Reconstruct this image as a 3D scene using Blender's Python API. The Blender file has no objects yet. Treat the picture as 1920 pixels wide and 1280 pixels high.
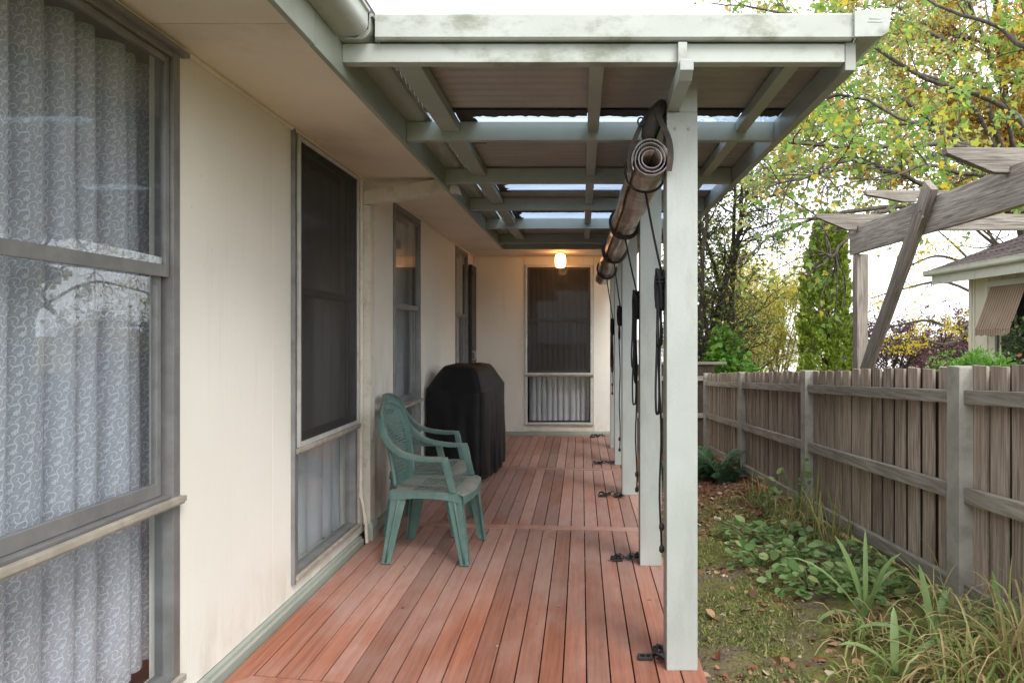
import bpy, bmesh, math, random
import numpy as np
from mathutils import Vector, Matrix
R = math.radians
random.seed(7); rng = np.random.default_rng(7)
scene = bpy.context.scene
col = scene.collection

# ------------------------------------------------------------------ camera
F = 1300.0                      # focal length in photo pixels (1920 wide)
cam_d = bpy.data.cameras.new('camera'); cam = bpy.data.objects.new('camera', cam_d); col.objects.link(cam)
cam.location = (0, 0, 1.35); cam.rotation_euler = (R(90), 0, 0)
cam_d.sensor_width = 36.0; cam_d.lens = F / 1920 * 36
cam_d.shift_x = -130 / 1920; cam_d.shift_y = -15 / 1920
cam_d.clip_start = 0.05; cam_d.clip_end = 1000
scene.camera = cam

# ------------------------------------------------------------------ sky, sun, exposure (bright overcast)
SUN_EL, SUN_AZ = 48, 148        # azimuth from +Y towards +X: over the right shoulder of the viewer
world = bpy.data.worlds.new('World'); scene.world = world; world.use_nodes = True
wn = world.node_tree; wn.nodes.clear()
w_out = wn.nodes.new('ShaderNodeOutputWorld'); w_bg = wn.nodes.new('ShaderNodeBackground')
w_sky = wn.nodes.new('ShaderNodeTexSky'); w_sky.sky_type = 'NISHITA'; w_sky.sun_disc = False
w_sky.sun_elevation = R(SUN_EL); w_sky.sun_rotation = R(SUN_AZ); w_sky.dust_density = 1.5; w_sky.air_density = 1.0
w_hs = wn.nodes.new('ShaderNodeHueSaturation'); w_hs.inputs['Saturation'].default_value = 0.22; w_hs.inputs['Value'].default_value = 1.0
w_mx = wn.nodes.new('ShaderNodeMix'); w_mx.data_type = 'RGBA'; w_mx.inputs[0].default_value = .6     # even cloud layer over the sky
w_mx.inputs[7].default_value = (7.6, 7.8, 8.1, 1)
wn.links.new(w_sky.outputs[0], w_hs.inputs['Color']); wn.links.new(w_hs.outputs[0], w_mx.inputs[6]); wn.links.new(w_mx.outputs[2], w_bg.inputs['Color'])
w_bg.inputs['Strength'].default_value = 0.15
wn.links.new(w_bg.outputs[0], w_out.inputs['Surface'])
sun_d = bpy.data.lights.new('sun', 'SUN'); sun = bpy.data.objects.new('sun', sun_d); col.objects.link(sun)
sun_d.energy = 1.2; sun_d.angle = R(25); sun_d.color = (1, .96, .9)
sdir = Vector((math.sin(R(SUN_AZ)) * math.cos(R(SUN_EL)), math.cos(R(SUN_AZ)) * math.cos(R(SUN_EL)), math.sin(R(SUN_EL))))
sun.rotation_euler = sdir.to_track_quat('Z', 'Y').to_euler()
vs = scene.view_settings; vs.view_transform = 'Standard'; vs.look = 'None'; vs.gamma = 1; vs.use_curve_mapping = False
vs.exposure = 1.42
scene.cycles.use_denoising = True; scene.cycles.max_bounces = 10; scene.cycles.transparent_max_bounces = 24
scene.cycles.diffuse_bounces = 5; scene.cycles.sample_clamp_indirect = 6

# ------------------------------------------------------------------ node helpers
class S:
    """a float socket with arithmetic"""
    def __init__(s, nt, k): s.nt, s.k = nt, k
    def _m(s, op, *a, rev=False):
        n = s.nt.nodes.new('ShaderNodeMath'); n.operation = op
        args = [s] + list(a)
        if rev: args = args[::-1]
        for i, x in enumerate(args):
            if isinstance(x, S): s.nt.links.new(x.k, n.inputs[i])
            else: n.inputs[i].default_value = x
        return S(s.nt, n.outputs[0])
    def __add__(s, o): return s._m('ADD', o)
    __radd__ = __add__
    def __mul__(s, o): return s._m('MULTIPLY', o)
    __rmul__ = __mul__
    def __sub__(s, o): return s._m('SUBTRACT', o)
    def __rsub__(s, o): return s._m('SUBTRACT', o, rev=True)
    def __truediv__(s, o): return s._m('DIVIDE', o)
    def fract(s): return s._m('FRACT')
    def floor(s): return s._m('FLOOR')
    def abs(s): return s._m('ABSOLUTE')
    def sqrt(s): return s._m('SQRT')
    def cos(s): return s._m('COSINE')
    def sin(s): return s._m('SINE')
    def lt(s, o): return s._m('LESS_THAN', o)
    def gt(s, o): return s._m('GREATER_THAN', o)
    def mx(s, o): return s._m('MAXIMUM', o)
    def mn(s, o): return s._m('MINIMUM', o)
    def atan2(s, o): return s._m('ARCTAN2', o)
    def mod(s, o): return s._m('FLOORED_MODULO', o)
    def step(s, a, b):
        n = s.nt.nodes.new('ShaderNodeMapRange'); n.interpolation_type = 'SMOOTHSTEP'
        s.nt.links.new(s.k, n.inputs[0]); n.inputs[1].default_value = a; n.inputs[2].default_value = b
        return S(s.nt, n.outputs[0])

class Mat:
    def __init__(s, name):
        s.m = bpy.data.materials.new(name); s.m.use_nodes = True; s.nt = s.m.node_tree
        s.b = s.nt.nodes['Principled BSDF']; s.out = s.nt.nodes['Material Output']
        tc = s.nt.nodes.new('ShaderNodeTexCoord'); oi = s.nt.nodes.new('ShaderNodeObjectInfo')
        s.obj_raw = tc.outputs['Object']; s.uv = tc.outputs['UV']; s.rand = S(s.nt, oi.outputs['Random'])
        sc = s.nt.nodes.new('ShaderNodeVectorMath'); sc.operation = 'MULTIPLY_ADD'
        cb = s.nt.nodes.new('ShaderNodeCombineXYZ')
        for i in range(3): s.nt.links.new(oi.outputs['Random'], cb.inputs[i])
        s.nt.links.new(cb.outputs[0], sc.inputs[0]); sc.inputs[1].default_value = (17, 31, 23); s.nt.links.new(tc.outputs['Object'], sc.inputs[2])
        s.vec = sc.outputs[0]
    def link(s, a, b): s.nt.links.new(a.k if isinstance(a, S) else a, b)
    def xyz(s, v=None):
        n = s.nt.nodes.new('ShaderNodeSeparateXYZ'); s.link(v or s.obj_raw, n.inputs[0])
        return [S(s.nt, o) for o in n.outputs]
    def scaled(s, vec, k):
        n = s.nt.nodes.new('ShaderNodeVectorMath'); n.operation = 'MULTIPLY'; s.link(vec, n.inputs[0]); n.inputs[1].default_value = k
        return n.outputs[0]
    def noise(s, scale, vec=None, detail=4, rough=.55, dist=0):
        n = s.nt.nodes.new('ShaderNodeTexNoise'); s.link(vec or s.vec, n.inputs['Vector'])
        n.inputs['Scale'].default_value = scale; n.inputs['Detail'].default_value = detail; n.inputs['Roughness'].default_value = rough
        n.inputs['Distortion'].default_value = dist
        return S(s.nt, n.outputs[0])
    def mix(s, f, a, b, mode='MIX'):
        n = s.nt.nodes.new('ShaderNodeMix'); n.data_type = 'RGBA'; n.blend_type = mode
        for v, i in ((f, 0), (a, 6), (b, 7)):
            if isinstance(v, S): s.link(v, n.inputs[i])
            elif isinstance(v, bpy.types.NodeSocket): s.link(v, n.inputs[i])
            elif i == 0: n.inputs[0].default_value = v
            else: n.inputs[i].default_value = (*v[:3], 1)
        return n.outputs[2]
    def bright(s, c, f):
        """colour c times the float socket f"""
        n = s.nt.nodes.new('ShaderNodeVectorMath'); n.operation = 'SCALE'
        s.link(c, n.inputs[0]); s.link(f, n.inputs['Scale'])
        return n.outputs[0]
    def color(s, c):
        if isinstance(c, tuple): s.b.inputs['Base Color'].default_value = (*c, 1)
        else: s.link(c, s.b.inputs['Base Color'])
    def bump(s, h, strength=.3, dist=.01):
        n = s.nt.nodes.new('ShaderNodeBump'); n.inputs['Strength'].default_value = strength; n.inputs['Distance'].default_value = dist
        s.link(h, n.inputs['Height']); s.link(n.outputs[0], s.b.inputs['Normal'])
    def set(s, rough=.6, metal=0, spec=.5):
        s.b.inputs['Roughness'].default_value = rough; s.b.inputs['Metallic'].default_value = metal
        s.b.inputs['Specular IOR Level'].default_value = spec
    def up(s):
        g = s.nt.nodes.new('ShaderNodeNewGeometry'); n = s.nt.nodes.new('ShaderNodeSeparateXYZ'); s.link(g.outputs['Normal'], n.inputs[0])
        return S(s.nt, n.outputs[2])
    def island(s):
        g = s.nt.nodes.new('ShaderNodeNewGeometry'); return S(s.nt, g.outputs['Random Per Island'])
    def ramp(s, f, stops, interp='LINEAR'):
        n = s.nt.nodes.new('ShaderNodeValToRGB'); n.color_ramp.interpolation = interp; s.link(f, n.inputs[0])
        e = n.color_ramp.elements
        while len(e) < len(stops): e.new(.5)
        for x, (p, c) in zip(e, stops): x.position = p; x.color = (*c, 1)
        return n.outputs[0]

def paint(name, c, rough=.55, var=.1, scale=2.5, dirt=0, dirt_col=(.12, .11, .08), dscale=4, bump=.12, bscale=70, metal=0, rv=.04, spec=.4, streak=(1, 1, 1)):
    m = Mat(name); m.set(rough, metal, spec)
    n = m.noise(scale, detail=5)
    cc = m.mix(n.step(.3, .7), tuple(x * (1 - var) for x in c), tuple(min(1, x * (1 + var)) for x in c))
    if dirt:
        d = m.noise(dscale, m.scaled(m.vec, streak), detail=8, rough=.68)
        cc = m.mix(d.step(.47, .70) * dirt, cc, dirt_col)
    cc = m.bright(cc, m.rand * (2 * rv) + (1 - rv))
    m.color(cc)
    if bump: m.bump(m.noise(bscale, detail=3), bump, .003)
    return m.m

def wood(name, c1, c2, axis, fine=55, rough=.75, rv=.15, bump=.4, extra=None, spec=.3):
    """grain drawn out along axis 0/1/2"""
    m = Mat(name); m.set(rough, 0, spec)
    k = [1, 1, 1]; k[axis] = .045
    v = m.scaled(m.vec, tuple(k))
    g = m.noise(fine, v, detail=6, rough=.65, dist=.4)
    b = m.noise(2.2, m.scaled(m.vec, tuple(.35 if i == axis else 1 for i in range(3))), detail=5)
    cc = m.mix(g.step(.32, .7), c1, c2)
    cc = m.mix(b.step(.35, .75) * .45, cc, tuple(x * .6 for x in c1))
    if extra: cc = extra(m, cc)
    cc = m.bright(cc, m.rand * (2 * rv) + (1 - rv))
    m.color(cc); m.bump(g, bump, .004)
    return m.m

MT = {}
# --- house
def clad(name, c, c_dirt):
    m = Mat(name); m.set(.55, 0, .35)
    x, y, z = m.xyz()
    h = ((x + y) * 95).fract()
    groove = (h - .5).abs().step(.32, .48)
    n = m.noise(1.3, detail=6); st = m.noise(2.2, m.scaled(m.obj_raw, (5, 5, .5)), detail=7, rough=.65)
    cc = m.mix(n.step(.35, .7), c, tuple(q * .95 for q in c))
    cc = m.mix(st.step(.56, .8) * .22, cc, c_dirt)
    gr = m.noise(5, m.scaled(m.obj_raw, (1, 1, .35)), detail=7, rough=.7)
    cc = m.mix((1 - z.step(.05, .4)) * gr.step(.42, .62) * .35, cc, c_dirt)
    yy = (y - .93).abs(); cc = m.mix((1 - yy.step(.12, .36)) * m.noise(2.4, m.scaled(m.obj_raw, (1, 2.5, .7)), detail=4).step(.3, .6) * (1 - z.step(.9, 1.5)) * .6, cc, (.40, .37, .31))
    cc = m.mix(groove * .22, cc, tuple(q * .5 for q in c))
    sp = m.noise(38, detail=2)
    cc = m.mix(sp.step(.72, .8) * .4, cc, c_dirt)
    m.color(cc); m.bump((1 - groove) * 1.0 + n * .1, .35, .0025)
    return m.m
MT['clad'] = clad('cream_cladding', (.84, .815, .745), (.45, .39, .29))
MT['soffit'] = paint('soffit_paint', (.79, .705, .60), .7, .05, 1.2, .3, (.4, .33, .25), 1.6, .05)
MT['cream'] = paint('cream_trim', (.74, .70, .60), .5, .06, 3, .35, (.35, .28, .2), 9, .06)
MT['green'] = paint('grey_green_paint_shaded', (.30, .325, .283), .45, .06, 3, .3, (.22, .24, .19), 5, .1, 90)  # shade under the roof is put into this darker tone of the post paint
MT['greenmoss'] = paint('grey_green_paint_mouldy', (.385, .41, .38), .5, .08, 3, .9, (.17, .185, .13), 4.0, .1, 60, streak=(1, 1, 1.6))
MT['post'] = paint('grey_green_paint_lit', (.36, .388, .368), .45, .06, 3, .4, (.25, .265, .235), 6, .2, 90, streak=(2, 2, .5))  # same paint as the rafters, made lighter for the light on the posts
MT['alu'] = paint('weathered_aluminium', (.28, .278, .278), .42, .14, 9, .4, (.2, .18, .16), 12, .1, 120, metal=.55)
MT['aludark'] = paint('dark_aluminium', (.24, .24, .24), .5, .14, 9, .4, (.12, .11, .1), 12, .1, 120, metal=.4)
MT['alulight'] = paint('pale_aluminium', (.62, .62, .6), .4, .1, 9, .3, (.3, .27, .22), 12, .08, 120, metal=.35)
MT['sill'] = paint('dusty_sill', (.33, .295, .25), .7, .2, 12, .6, (.24, .2, .15), 14, .2, 80)
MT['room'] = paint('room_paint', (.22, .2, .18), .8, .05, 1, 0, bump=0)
MT['roofsheet'] = paint('corrugated_steel', (.34, .32, .31), .45, .08, 2, .3, (.24, .21, .19), 3, .05, 60, metal=.2)
MT['rooftile'] = paint('brown_concrete_tile', (.055, .042, .042), .75, .3, 6, .5, (.1, .09, .08), 8, .4, 50, rv=.3)
MT['blackdoor'] = paint('black_door_paint', (.012, .014, .014), .4, .2, 5)
def glass():
    m = Mat('window_glass'); nt = m.nt; nt.nodes.remove(m.b)
    lw = nt.nodes.new('ShaderNodeLayerWeight'); lw.inputs[0].default_value = .5; fc = S(nt, lw.outputs['Facing'])
    fr = fc * fc * fc * fc * fc * .85 + .05                        # each face of the pane, Schlick
    gl = nt.nodes.new('ShaderNodeBsdfGlossy'); gl.inputs['Roughness'].default_value = .0; gl.inputs['Color'].default_value = (.95, .97, 1, 1)
    tr = nt.nodes.new('ShaderNodeBsdfTransparent'); tr.inputs[0].default_value = (.93, .95, .95, 1)
    mx = nt.nodes.new('ShaderNodeMixShader'); m.link(fr, mx.inputs[0])
    nt.links.new(tr.outputs[0], mx.inputs[1]); nt.links.new(gl.outputs[0], mx.inputs[2]); nt.links.new(mx.outputs[0], m.out.inputs[0])
    bm_ = nt.nodes.new('ShaderNodeBump'); bm_.inputs['Strength'].default_value = .02; bm_.inputs['Distance'].default_value = .01
    m.link(m.noise(1.5, detail=1), bm_.inputs['Height']); nt.links.new(bm_.outputs[0], gl.inputs['Normal'])
    return m.m
MT['glass'] = glass()
def mixed(name, a_col, transp, rough=.8, tcol=(1, 1, 1)):
    """diffuse sheet seen partly through (fly wire, clear roofing)"""
    m = Mat(name); nt = m.nt; m.set(rough); m.color(a_col)
    tr = nt.nodes.new('ShaderNodeBsdfTransparent'); tr.inputs[0].default_value = (*tcol, 1)
    mx = nt.nodes.new('ShaderNodeMixShader'); mx.inputs[0].default_value = transp
    nt.links.new(m.b.outputs[0], mx.inputs[1]); nt.links.new(tr.outputs[0], mx.inputs[2]); nt.links.new(mx.outputs[0], m.out.inputs[0])
    return m.m
MT['flywire'] = mixed('fly_wire', (.03, .028, .026), .52, .6)
def clear_sheet():
    m = Mat('clear_roofing'); nt = m.nt; m.set(.25); m.color((.4, .5, .62)); m.b.inputs['Transmission Weight'].default_value = 0
    tl = nt.nodes.new('ShaderNodeBsdfTranslucent'); tl.inputs[0].default_value = (.40, .50, .64, 1)
    tr = nt.nodes.new('ShaderNodeBsdfTransparent'); tr.inputs[0].default_value = (.50, .60, .74, 1)
    a = nt.nodes.new('ShaderNodeMixShader'); m.link(m.noise(6, m.scaled(m.vec, (.3, 1, 1))).step(.2, .9) * .35 + .3, a.inputs[0])
    nt.links.new(tl.outputs[0], a.inputs[1]); nt.links.new(tr.outputs[0], a.inputs[2])
    b = nt.nodes.new('ShaderNodeMixShader'); b.inputs[0].default_value = .85
    nt.links.new(m.b.outputs[0], b.inputs[1]); nt.links.new(a.outputs[0], b.inputs[2]); nt.links.new(b.outputs[0], m.out.inputs[0])
    return m.m
MT['clear'] = clear_sheet()
def lace(name, sheer, lo=.5, hi=.95, c=(.74, .74, .82)):
    """net curtain: open weave with denser scrolls and flowers, laid out in cloth coordinates"""
    m = Mat(name); nt = m.nt
    u, v, _ = m.xyz(m.uv)
    if sheer:
        mask = m.noise(14, m.scaled(m.uv, (1, .4, 1)), detail=4).step(.55, .75) * .35
    else:
        T = .043; TV = .055
        row = (v / TV).floor(); uu = u + (row.mod(2)) * (T * .5)
        cu = ((uu / T).fract() - .5) * T; cv = ((v / TV).fract() - .5) * TV
        r = (cu * cu + cv * cv).sqrt(); th = cv.atan2(cu)
        petal = (r / ((th * 6).cos() * .002 + .0072))
        flower = petal.lt(1.0) * petal.gt(.55)
        core = r.lt(.003)
        # scrolls round cell corners
        cu2 = ((uu / T + .5).fract() - .5) * T; cv2 = ((v / TV + .38).fract() - .5) * TV
        r2 = (cu2 * cu2 + cv2 * cv2).sqrt(); th2 = cv2.atan2(cu2)
        side = row.mod(2) * 2 - 1
        sp = ((th2 * side) / 6.2832 + r2 * 82).fract()
        scroll = (sp - .5).abs().lt(.1) * r2.lt(.019) * r2.gt(.004)
        cu3 = ((uu / T + .25).fract() - .5) * T; cv3 = ((v / TV + .8).fract() - .5) * TV
        r3 = (cu3 * cu3 + cv3 * cv3).sqrt()
        arc = ((r3 - .013).abs().lt(.0014)) * cv3.gt(-.005)
        mask = (flower.mx(core).mx(scroll).mx(arc)).mn(1.0)
    weave = m.noise(160, m.uv, detail=3).step(.35, .65) * .5
    op = mask * (hi - lo) + lo + weave * .3
    df = nt.nodes.new('ShaderNodeBsdfDiffuse'); tl = nt.nodes.new('ShaderNodeBsdfTranslucent')
    for q in (df, tl): q.inputs['Color'].default_value = (*c, 1)
    fm = nt.nodes.new('ShaderNodeMixShader'); fm.inputs[0].default_value = .25
    nt.links.new(df.outputs[0], fm.inputs[1]); nt.links.new(tl.outputs[0], fm.inputs[2])
    tr = nt.nodes.new('ShaderNodeBsdfTransparent'); mx = nt.nodes.new('ShaderNodeMixShader'); m.link(op.mn(1.0), mx.inputs[0])
    nt.links.new(tr.outputs[0], mx.inputs[1]); nt.links.new(fm.outputs[0], mx.inputs[2]); nt.links.new(mx.outputs[0], m.out.inputs[0])
    nt.nodes.remove(m.b)
    return m.m
MT['lace'] = lace('lace_net', False, .48, .95, (.83, .84, .93))
MT['sheer'] = lace('sheer_net', True, .8, .97, (.84, .84, .88))
# --- deck
def deck_mat():
    m = Mat('oiled_decking'); m.set(.62, 0, .3)
    x, y, z = m.xyz()
    g = m.noise(60, m.scaled(m.vec, (1, .03, 1)), detail=6, rough=.65, dist=.3)
    cc = m.mix(g.step(.3, .72), (.19, .066, .038), (.30, .115, .07))
    big = m.noise(1.7, m.scaled(m.obj_raw, (1, .55, 1)), detail=7, rough=.62) * .5 + m.noise(2.2, m.scaled(m.vec, (1, .4, 1)), detail=7, rough=.65) * .5
    worn = (big + (y - 3.6).mn(1.0) * .06).step(.36, .62) * .8           # oil still fresh at the open, rain-washed end
    fine = m.noise(26, m.scaled(m.vec, (1, .25, 1)), detail=5).step(.25, .7)
    cc = m.mix(worn * (fine * .35 + .62), cc, (.345, .235, .205))
    sc = m.noise(9, m.scaled(m.vec, (2.4, .5, 1)), detail=8, rough=.75)
    cc = m.mix(sc.step(.64, .78) * .5, cc, (.38, .3, .265))
    dk = m.noise(3.3, m.scaled(m.vec, (1.6, .5, 1)), detail=6, rough=.7)
    cc = m.mix(dk.step(.58, .8) * .5, cc, (.09, .036, .028))
    cc = m.bright(cc, m.rand * .46 + .76)
    m.color(cc); m.bump(g + fine * .4, .3, .003)
    return m.m
MT['deck'] = deck_mat()
MT['joist'] = paint('dark_joist', (.04, .03, .025), .9)
# --- timber
def weather(m, cc):
    lich = m.noise(7, detail=8, rough=.7)
    cc = m.mix(lich.step(.58, .75) * .4, cc, (.34, .33, .27))
    dk = m.noise(3, m.scaled(m.vec, (1, 1, .6)), detail=6)
    return m.mix(dk.step(.6, .8) * .5, cc, (.07, .06, .055))
def old_dark(m, cc):
    lich = m.noise(9, detail=8, rough=.75)
    cc = m.mix(lich.step(.6, .74) * .55, cc, (.36, .36, .29))
    dk = m.noise(2.2, detail=6)
    return m.mix(dk.step(.55, .8) * .45, cc, (.07, .06, .053))
MT['paling'] = wood('grey_paling', (.22, .168, .13), (.50, .42, .355), 2, 70, .85, .26, .5, weather)
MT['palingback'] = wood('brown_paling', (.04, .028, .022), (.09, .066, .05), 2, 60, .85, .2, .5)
MT['rail'] = wood('grey_rail', (.22, .195, .165), (.44, .41, .36), 1, 60, .85, .1, .4, weather)
MT['railx'] = wood('grey_rail_cross', (.17, .15, .13), (.33, .30, .26), 0, 60, .85, .1, .4, weather)
MT['concrete'] = paint('concrete_post', (.35, .335, .30), .9, .15, 5, .6, (.19, .185, .15), 6, .5, 90, spec=.2)
MT['oldy'] = wood('old_timber_y', (.16, .138, .118), (.43, .395, .35), 1, 90, .9, .12, .8, old_dark)
MT['oldx'] = wood('old_timber_x', (.145, .125, .108), (.39, .355, .315), 0, 90, .9, .12, .8, old_dark)
MT['oldz'] = wood('old_timber_z', (.135, .11, .094), (.34, .305, .265), 2, 90, .9, .12, .8, old_dark)
# --- objects
def chair_mat():
    m = Mat('faded_green_plastic'); m.set(.55, 0, .4)
    n = m.noise(7, detail=6); st = m.noise(14, m.scaled(m.vec, (1, 1, .25)), detail=6, rough=.7)
    cc = m.mix(n.step(.3, .7), (.07, .135, .12), (.105, .185, .165))
    cc = m.mix(st.step(.5, .8) * .45, cc, (.2, .29, .27))
    cc = m.mix(m.up().step(.45, .95) * (m.noise(11, detail=5).step(.2, .7) * .6 + .3), cc, (.26, .235, .2))
    m.color(cc); m.bump(m.noise(160, detail=2), .12, .002)
    return m.m
MT['chair'] = chair_mat()
def cover_mat():
    m = Mat('black_cover_cloth'); m.set(.55, 0, .3)
    n = m.noise(5, detail=6)
    m.color(m.mix(n.step(.4, .75) * .5, (.004, .004, .005), (.01, .0095, .0095)))
    m.bump(m.noise(7, detail=3, dist=.8), .15, .012)
    return m.m
MT['cover'] = cover_mat()
def pvc():
    m = Mat('dirty_clear_vinyl'); m.set(.28, 0, .5)
    n = m.noise(4.5, m.scaled(m.vec, (1, .6, 1)), detail=5, dist=1.5)
    cc = m.mix(n.step(.35, .65), (.24, .17, .13), (.5, .41, .36))
    cc = m.mix(m.noise(12, detail=5, dist=1).step(.55, .75) * .6, cc, (.07, .055, .05))
    m.color(cc); m.bump(m.noise(7, detail=3, dist=1.5), .5, .02)
    return m.m
MT['vinyl'] = pvc()
MT['vinyledge'] = paint('vinyl_edge', (.21, .2, .22), .35, .3, 20, .5, (.05, .045, .04), 25)
MT['canvas'] = paint('dark_canvas', (.035, .028, .025), .8, .3, 8, .4, (.12, .08, .06), 10, .3)
MT['rope'] = paint('black_rope', (.012, .012, .016), .7, .2, 30, bump=.5, bscale=300)
MT['buckle'] = paint('black_plastic', (.02, .02, .022), .4, .2, 20)
MT['pipe'] = paint('cream_pipe', (.70, .66, .57), .4, .06, 6, .45, (.3, .24, .17), 12, .05)
def emit(name, c, s):
    m = Mat(name); m.color((.9, .8, .65)); m.set(.3)
    m.b.inputs['Emission Color'].default_value = (*c, 1); m.b.inputs['Emission Strength'].default_value = s
    return m.m
MT['lamp'] = emit('lit_glass', (1, .43, .14), 7)
def stripes():
    m = Mat('striped_awning'); m.set(.85)
    x, y, z = m.xyz(); f = (y * 16.5).fract()
    cc = m.mix((f - .5).abs().lt(.1), (.30, .215, .155), (.07, .045, .035))
    cc = m.mix(m.noise(4, detail=5).step(.4, .8) * .4, cc, (.36, .28, .21))
    m.color(cc); return m.m
MT['awning'] = stripes()
MT['nwall'] = paint('neighbour_cream', (.72, .69, .58), .6, .05, 2, .2, (.4, .36, .27), 4)
MT['ngutter'] = paint('neighbour_gutter', (.50, .52, .45), .5, .06, 3, .4, (.25, .24, .2), 6)
MT['white'] = paint('white_render', (.72, .73, .74), .8, .05, 1)
# --- plants
def leafmat(name, stops, trans=.45, rough=.5, spec=.35):
    m = Mat(name); nt = m.nt; m.set(rough, 0, spec)
    cc = m.ramp(m.island(), stops); m.color(cc)
    tl = nt.nodes.new('ShaderNodeBsdfTranslucent')
    hs = nt.nodes.new('ShaderNodeHueSaturation'); hs.inputs['Value'].default_value = 1.5; nt.links.new(cc, hs.inputs['Color']); nt.links.new(hs.outputs[0], tl.inputs[0])
    mx = nt.nodes.new('ShaderNodeMixShader'); mx.inputs[0].default_value = trans
    nt.links.new(m.b.outputs[0], mx.inputs[1]); nt.links.new(tl.outputs[0], mx.inputs[2]); nt.links.new(mx.outputs[0], m.out.inputs[0])
    return m.m
G1, G2, G3 = (.10, .20, .035), (.17, .29, .06), (.07, .13, .03)
Y1, Y2, O1, B1 = (.46, .42, .06), (.52, .40, .035), (.42, .20, .03), (.20, .095, .035)
MT['leaf_over'] = leafmat('broad_autumn_leaf', [(0, G1), (.3, G2), (.55, (.2, .32, .08)), (.72, (.33, .38, .07)), (.86, Y1), (.94, Y2), (1, (.4, .2, .06))], .5)
MT['leaf_orange'] = leafmat('rust_autumn_leaf', [(0, (.22, .28, .05)), (.25, (.36, .36, .06)), (.45, (.46, .33, .05)), (.68, O1), (.85, (.26, .13, .045)), (1, B1)], .45)
MT['leaf_yellow'] = leafmat('yellow_green_leaf', [(0, (.28, .34, .08)), (.35, (.44, .45, .1)), (.65, (.58, .53, .13)), (.9, (.62, .5, .1)), (1, (.42, .28, .1))], .55)
MT['leaf_olive'] = leafmat('olive_leaf', [(0, (.17, .24, .07)), (.35, (.27, .33, .1)), (.65, (.38, .38, .13)), (.88, (.46, .38, .11)), (1, (.38, .24, .09))], .45)
MT['leaf_gold'] = leafmat('golden_leaf', [(0, (.4, .42, .06)), (.5, (.6, .48, .04)), (1, (.58, .40, .03))], .5)
MT['leaf_conifer'] = leafmat('conifer_spray', [(0, (.11, .17, .03)), (.4, (.24, .34, .055)), (.8, (.40, .49, .08)), (1, (.46, .54, .12))], .5)
MT['leaf_purple'] = leafmat('purple_leaf', [(0, (.05, .022, .03)), (.5, (.09, .04, .05)), (1, (.15, .07, .075))], .35)
MT['leaf_dark'] = leafmat('dark_glossy_leaf', [(0, (.02, .04, .014)), (.6, (.035, .075, .022)), (.93, (.06, .12, .03)), (1, (.3, .1, .03))], .25, .3, .5)
MT['leaf_fresh'] = leafmat('fresh_green_leaf', [(0, (.07, .17, .025)), (.6, (.13, .29, .04)), (1, (.2, .36, .07))], .4)
MT['leaf_twig'] = leafmat('sparse_small_leaf', [(0, (.07, .12, .03)), (.5, (.14, .2, .045)), (.85, (.3, .31, .07)), (1, (.4, .34, .07))], .45)
MT['leaf_fern'] = leafmat('fern_frond', [(0, (.035, .085, .035)), (.6, (.06, .14, .06)), (1, (.11, .2, .09))], .3, .45)
MT['leaf_cover'] = leafmat('ground_cover_leaf', [(0, (.10, .19, .055)), (.5, (.18, .29, .10)), (.9, (.27, .36, .15)), (1, (.36, .35, .13))], .35)
MT['leaf_iris'] = leafmat('iris_blade', [(0, (.14, .23, .075)), (.6, (.22, .32, .12)), (1, (.30, .37, .15))], .3, .4)
MT['leaf_straw'] = leafmat('straw_blade', [(0, (.13, .2, .05)), (.3, (.22, .29, .08)), (.5, (.38, .35, .15)), (.75, (.5, .39, .2)), (1, (.34, .2, .1))], .35)
MT['leaf_grass'] = leafmat('turf_blade', [(0, (.10, .13, .035)), (.5, (.17, .21, .055)), (.85, (.26, .27, .1)), (1, (.42, .34, .18))], .3, .7)
MT['leaf_dead'] = leafmat('dead_leaf', [(0, (.09, .04, .024)), (.35, (.2, .085, .045)), (.65, (.3, .16, .085)), (.9, (.4, .27, .16)), (1, (.55, .48, .42))], .15, .7)
MT['bark'] = wood('grey_bark', (.055, .045, .036), (.17, .145, .12), 2, 30, .9, .1, .8)
MT['barkdark'] = wood('dark_bark', (.025, .02, .017), (.085, .07, .058), 2, 30, .9, .1, .8)
MT['barktan'] = wood('tan_bark', (.16, .12, .075), (.32, .26, .18), 2, 30, .9, .1, .6)
def ground_mat():
    m = Mat('mossy_soil'); m.set(.95, 0, .15)
    x, y, z = m.xyz()
    big = m.noise(1.1, m.obj_raw, detail=6); mid = m.noise(6, m.obj_raw, detail=8, rough=.7); fine = m.noise(55, m.obj_raw, detail=6, rough=.75)
    cc = m.mix(fine.step(.3, .7), (.085, .064, .045), (.26, .2, .15))
    moss = m.mix(mid.step(.3, .7), (.12, .125, .028), (.23, .225, .055))
    cc = m.mix((big * .6 + mid * .5).step(.44, .62) * (fine.step(.25, .6) * .5 + .45), cc, moss)
    bark = m.mix(fine.step(.35, .65), (.10, .04, .024), (.30, .125, .07))
    zone = (y - 6.6 + big * 1.2).step(0, .9) * (1 - x.step(2.2, 2.7))
    cc = m.mix(zone * mid.step(.25, .5) * .9, cc, bark)
    m.color(cc); m.bump(fine + mid * 1.2, .8, .03)
    return m.m
MT['ground'] = ground_mat()

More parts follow.
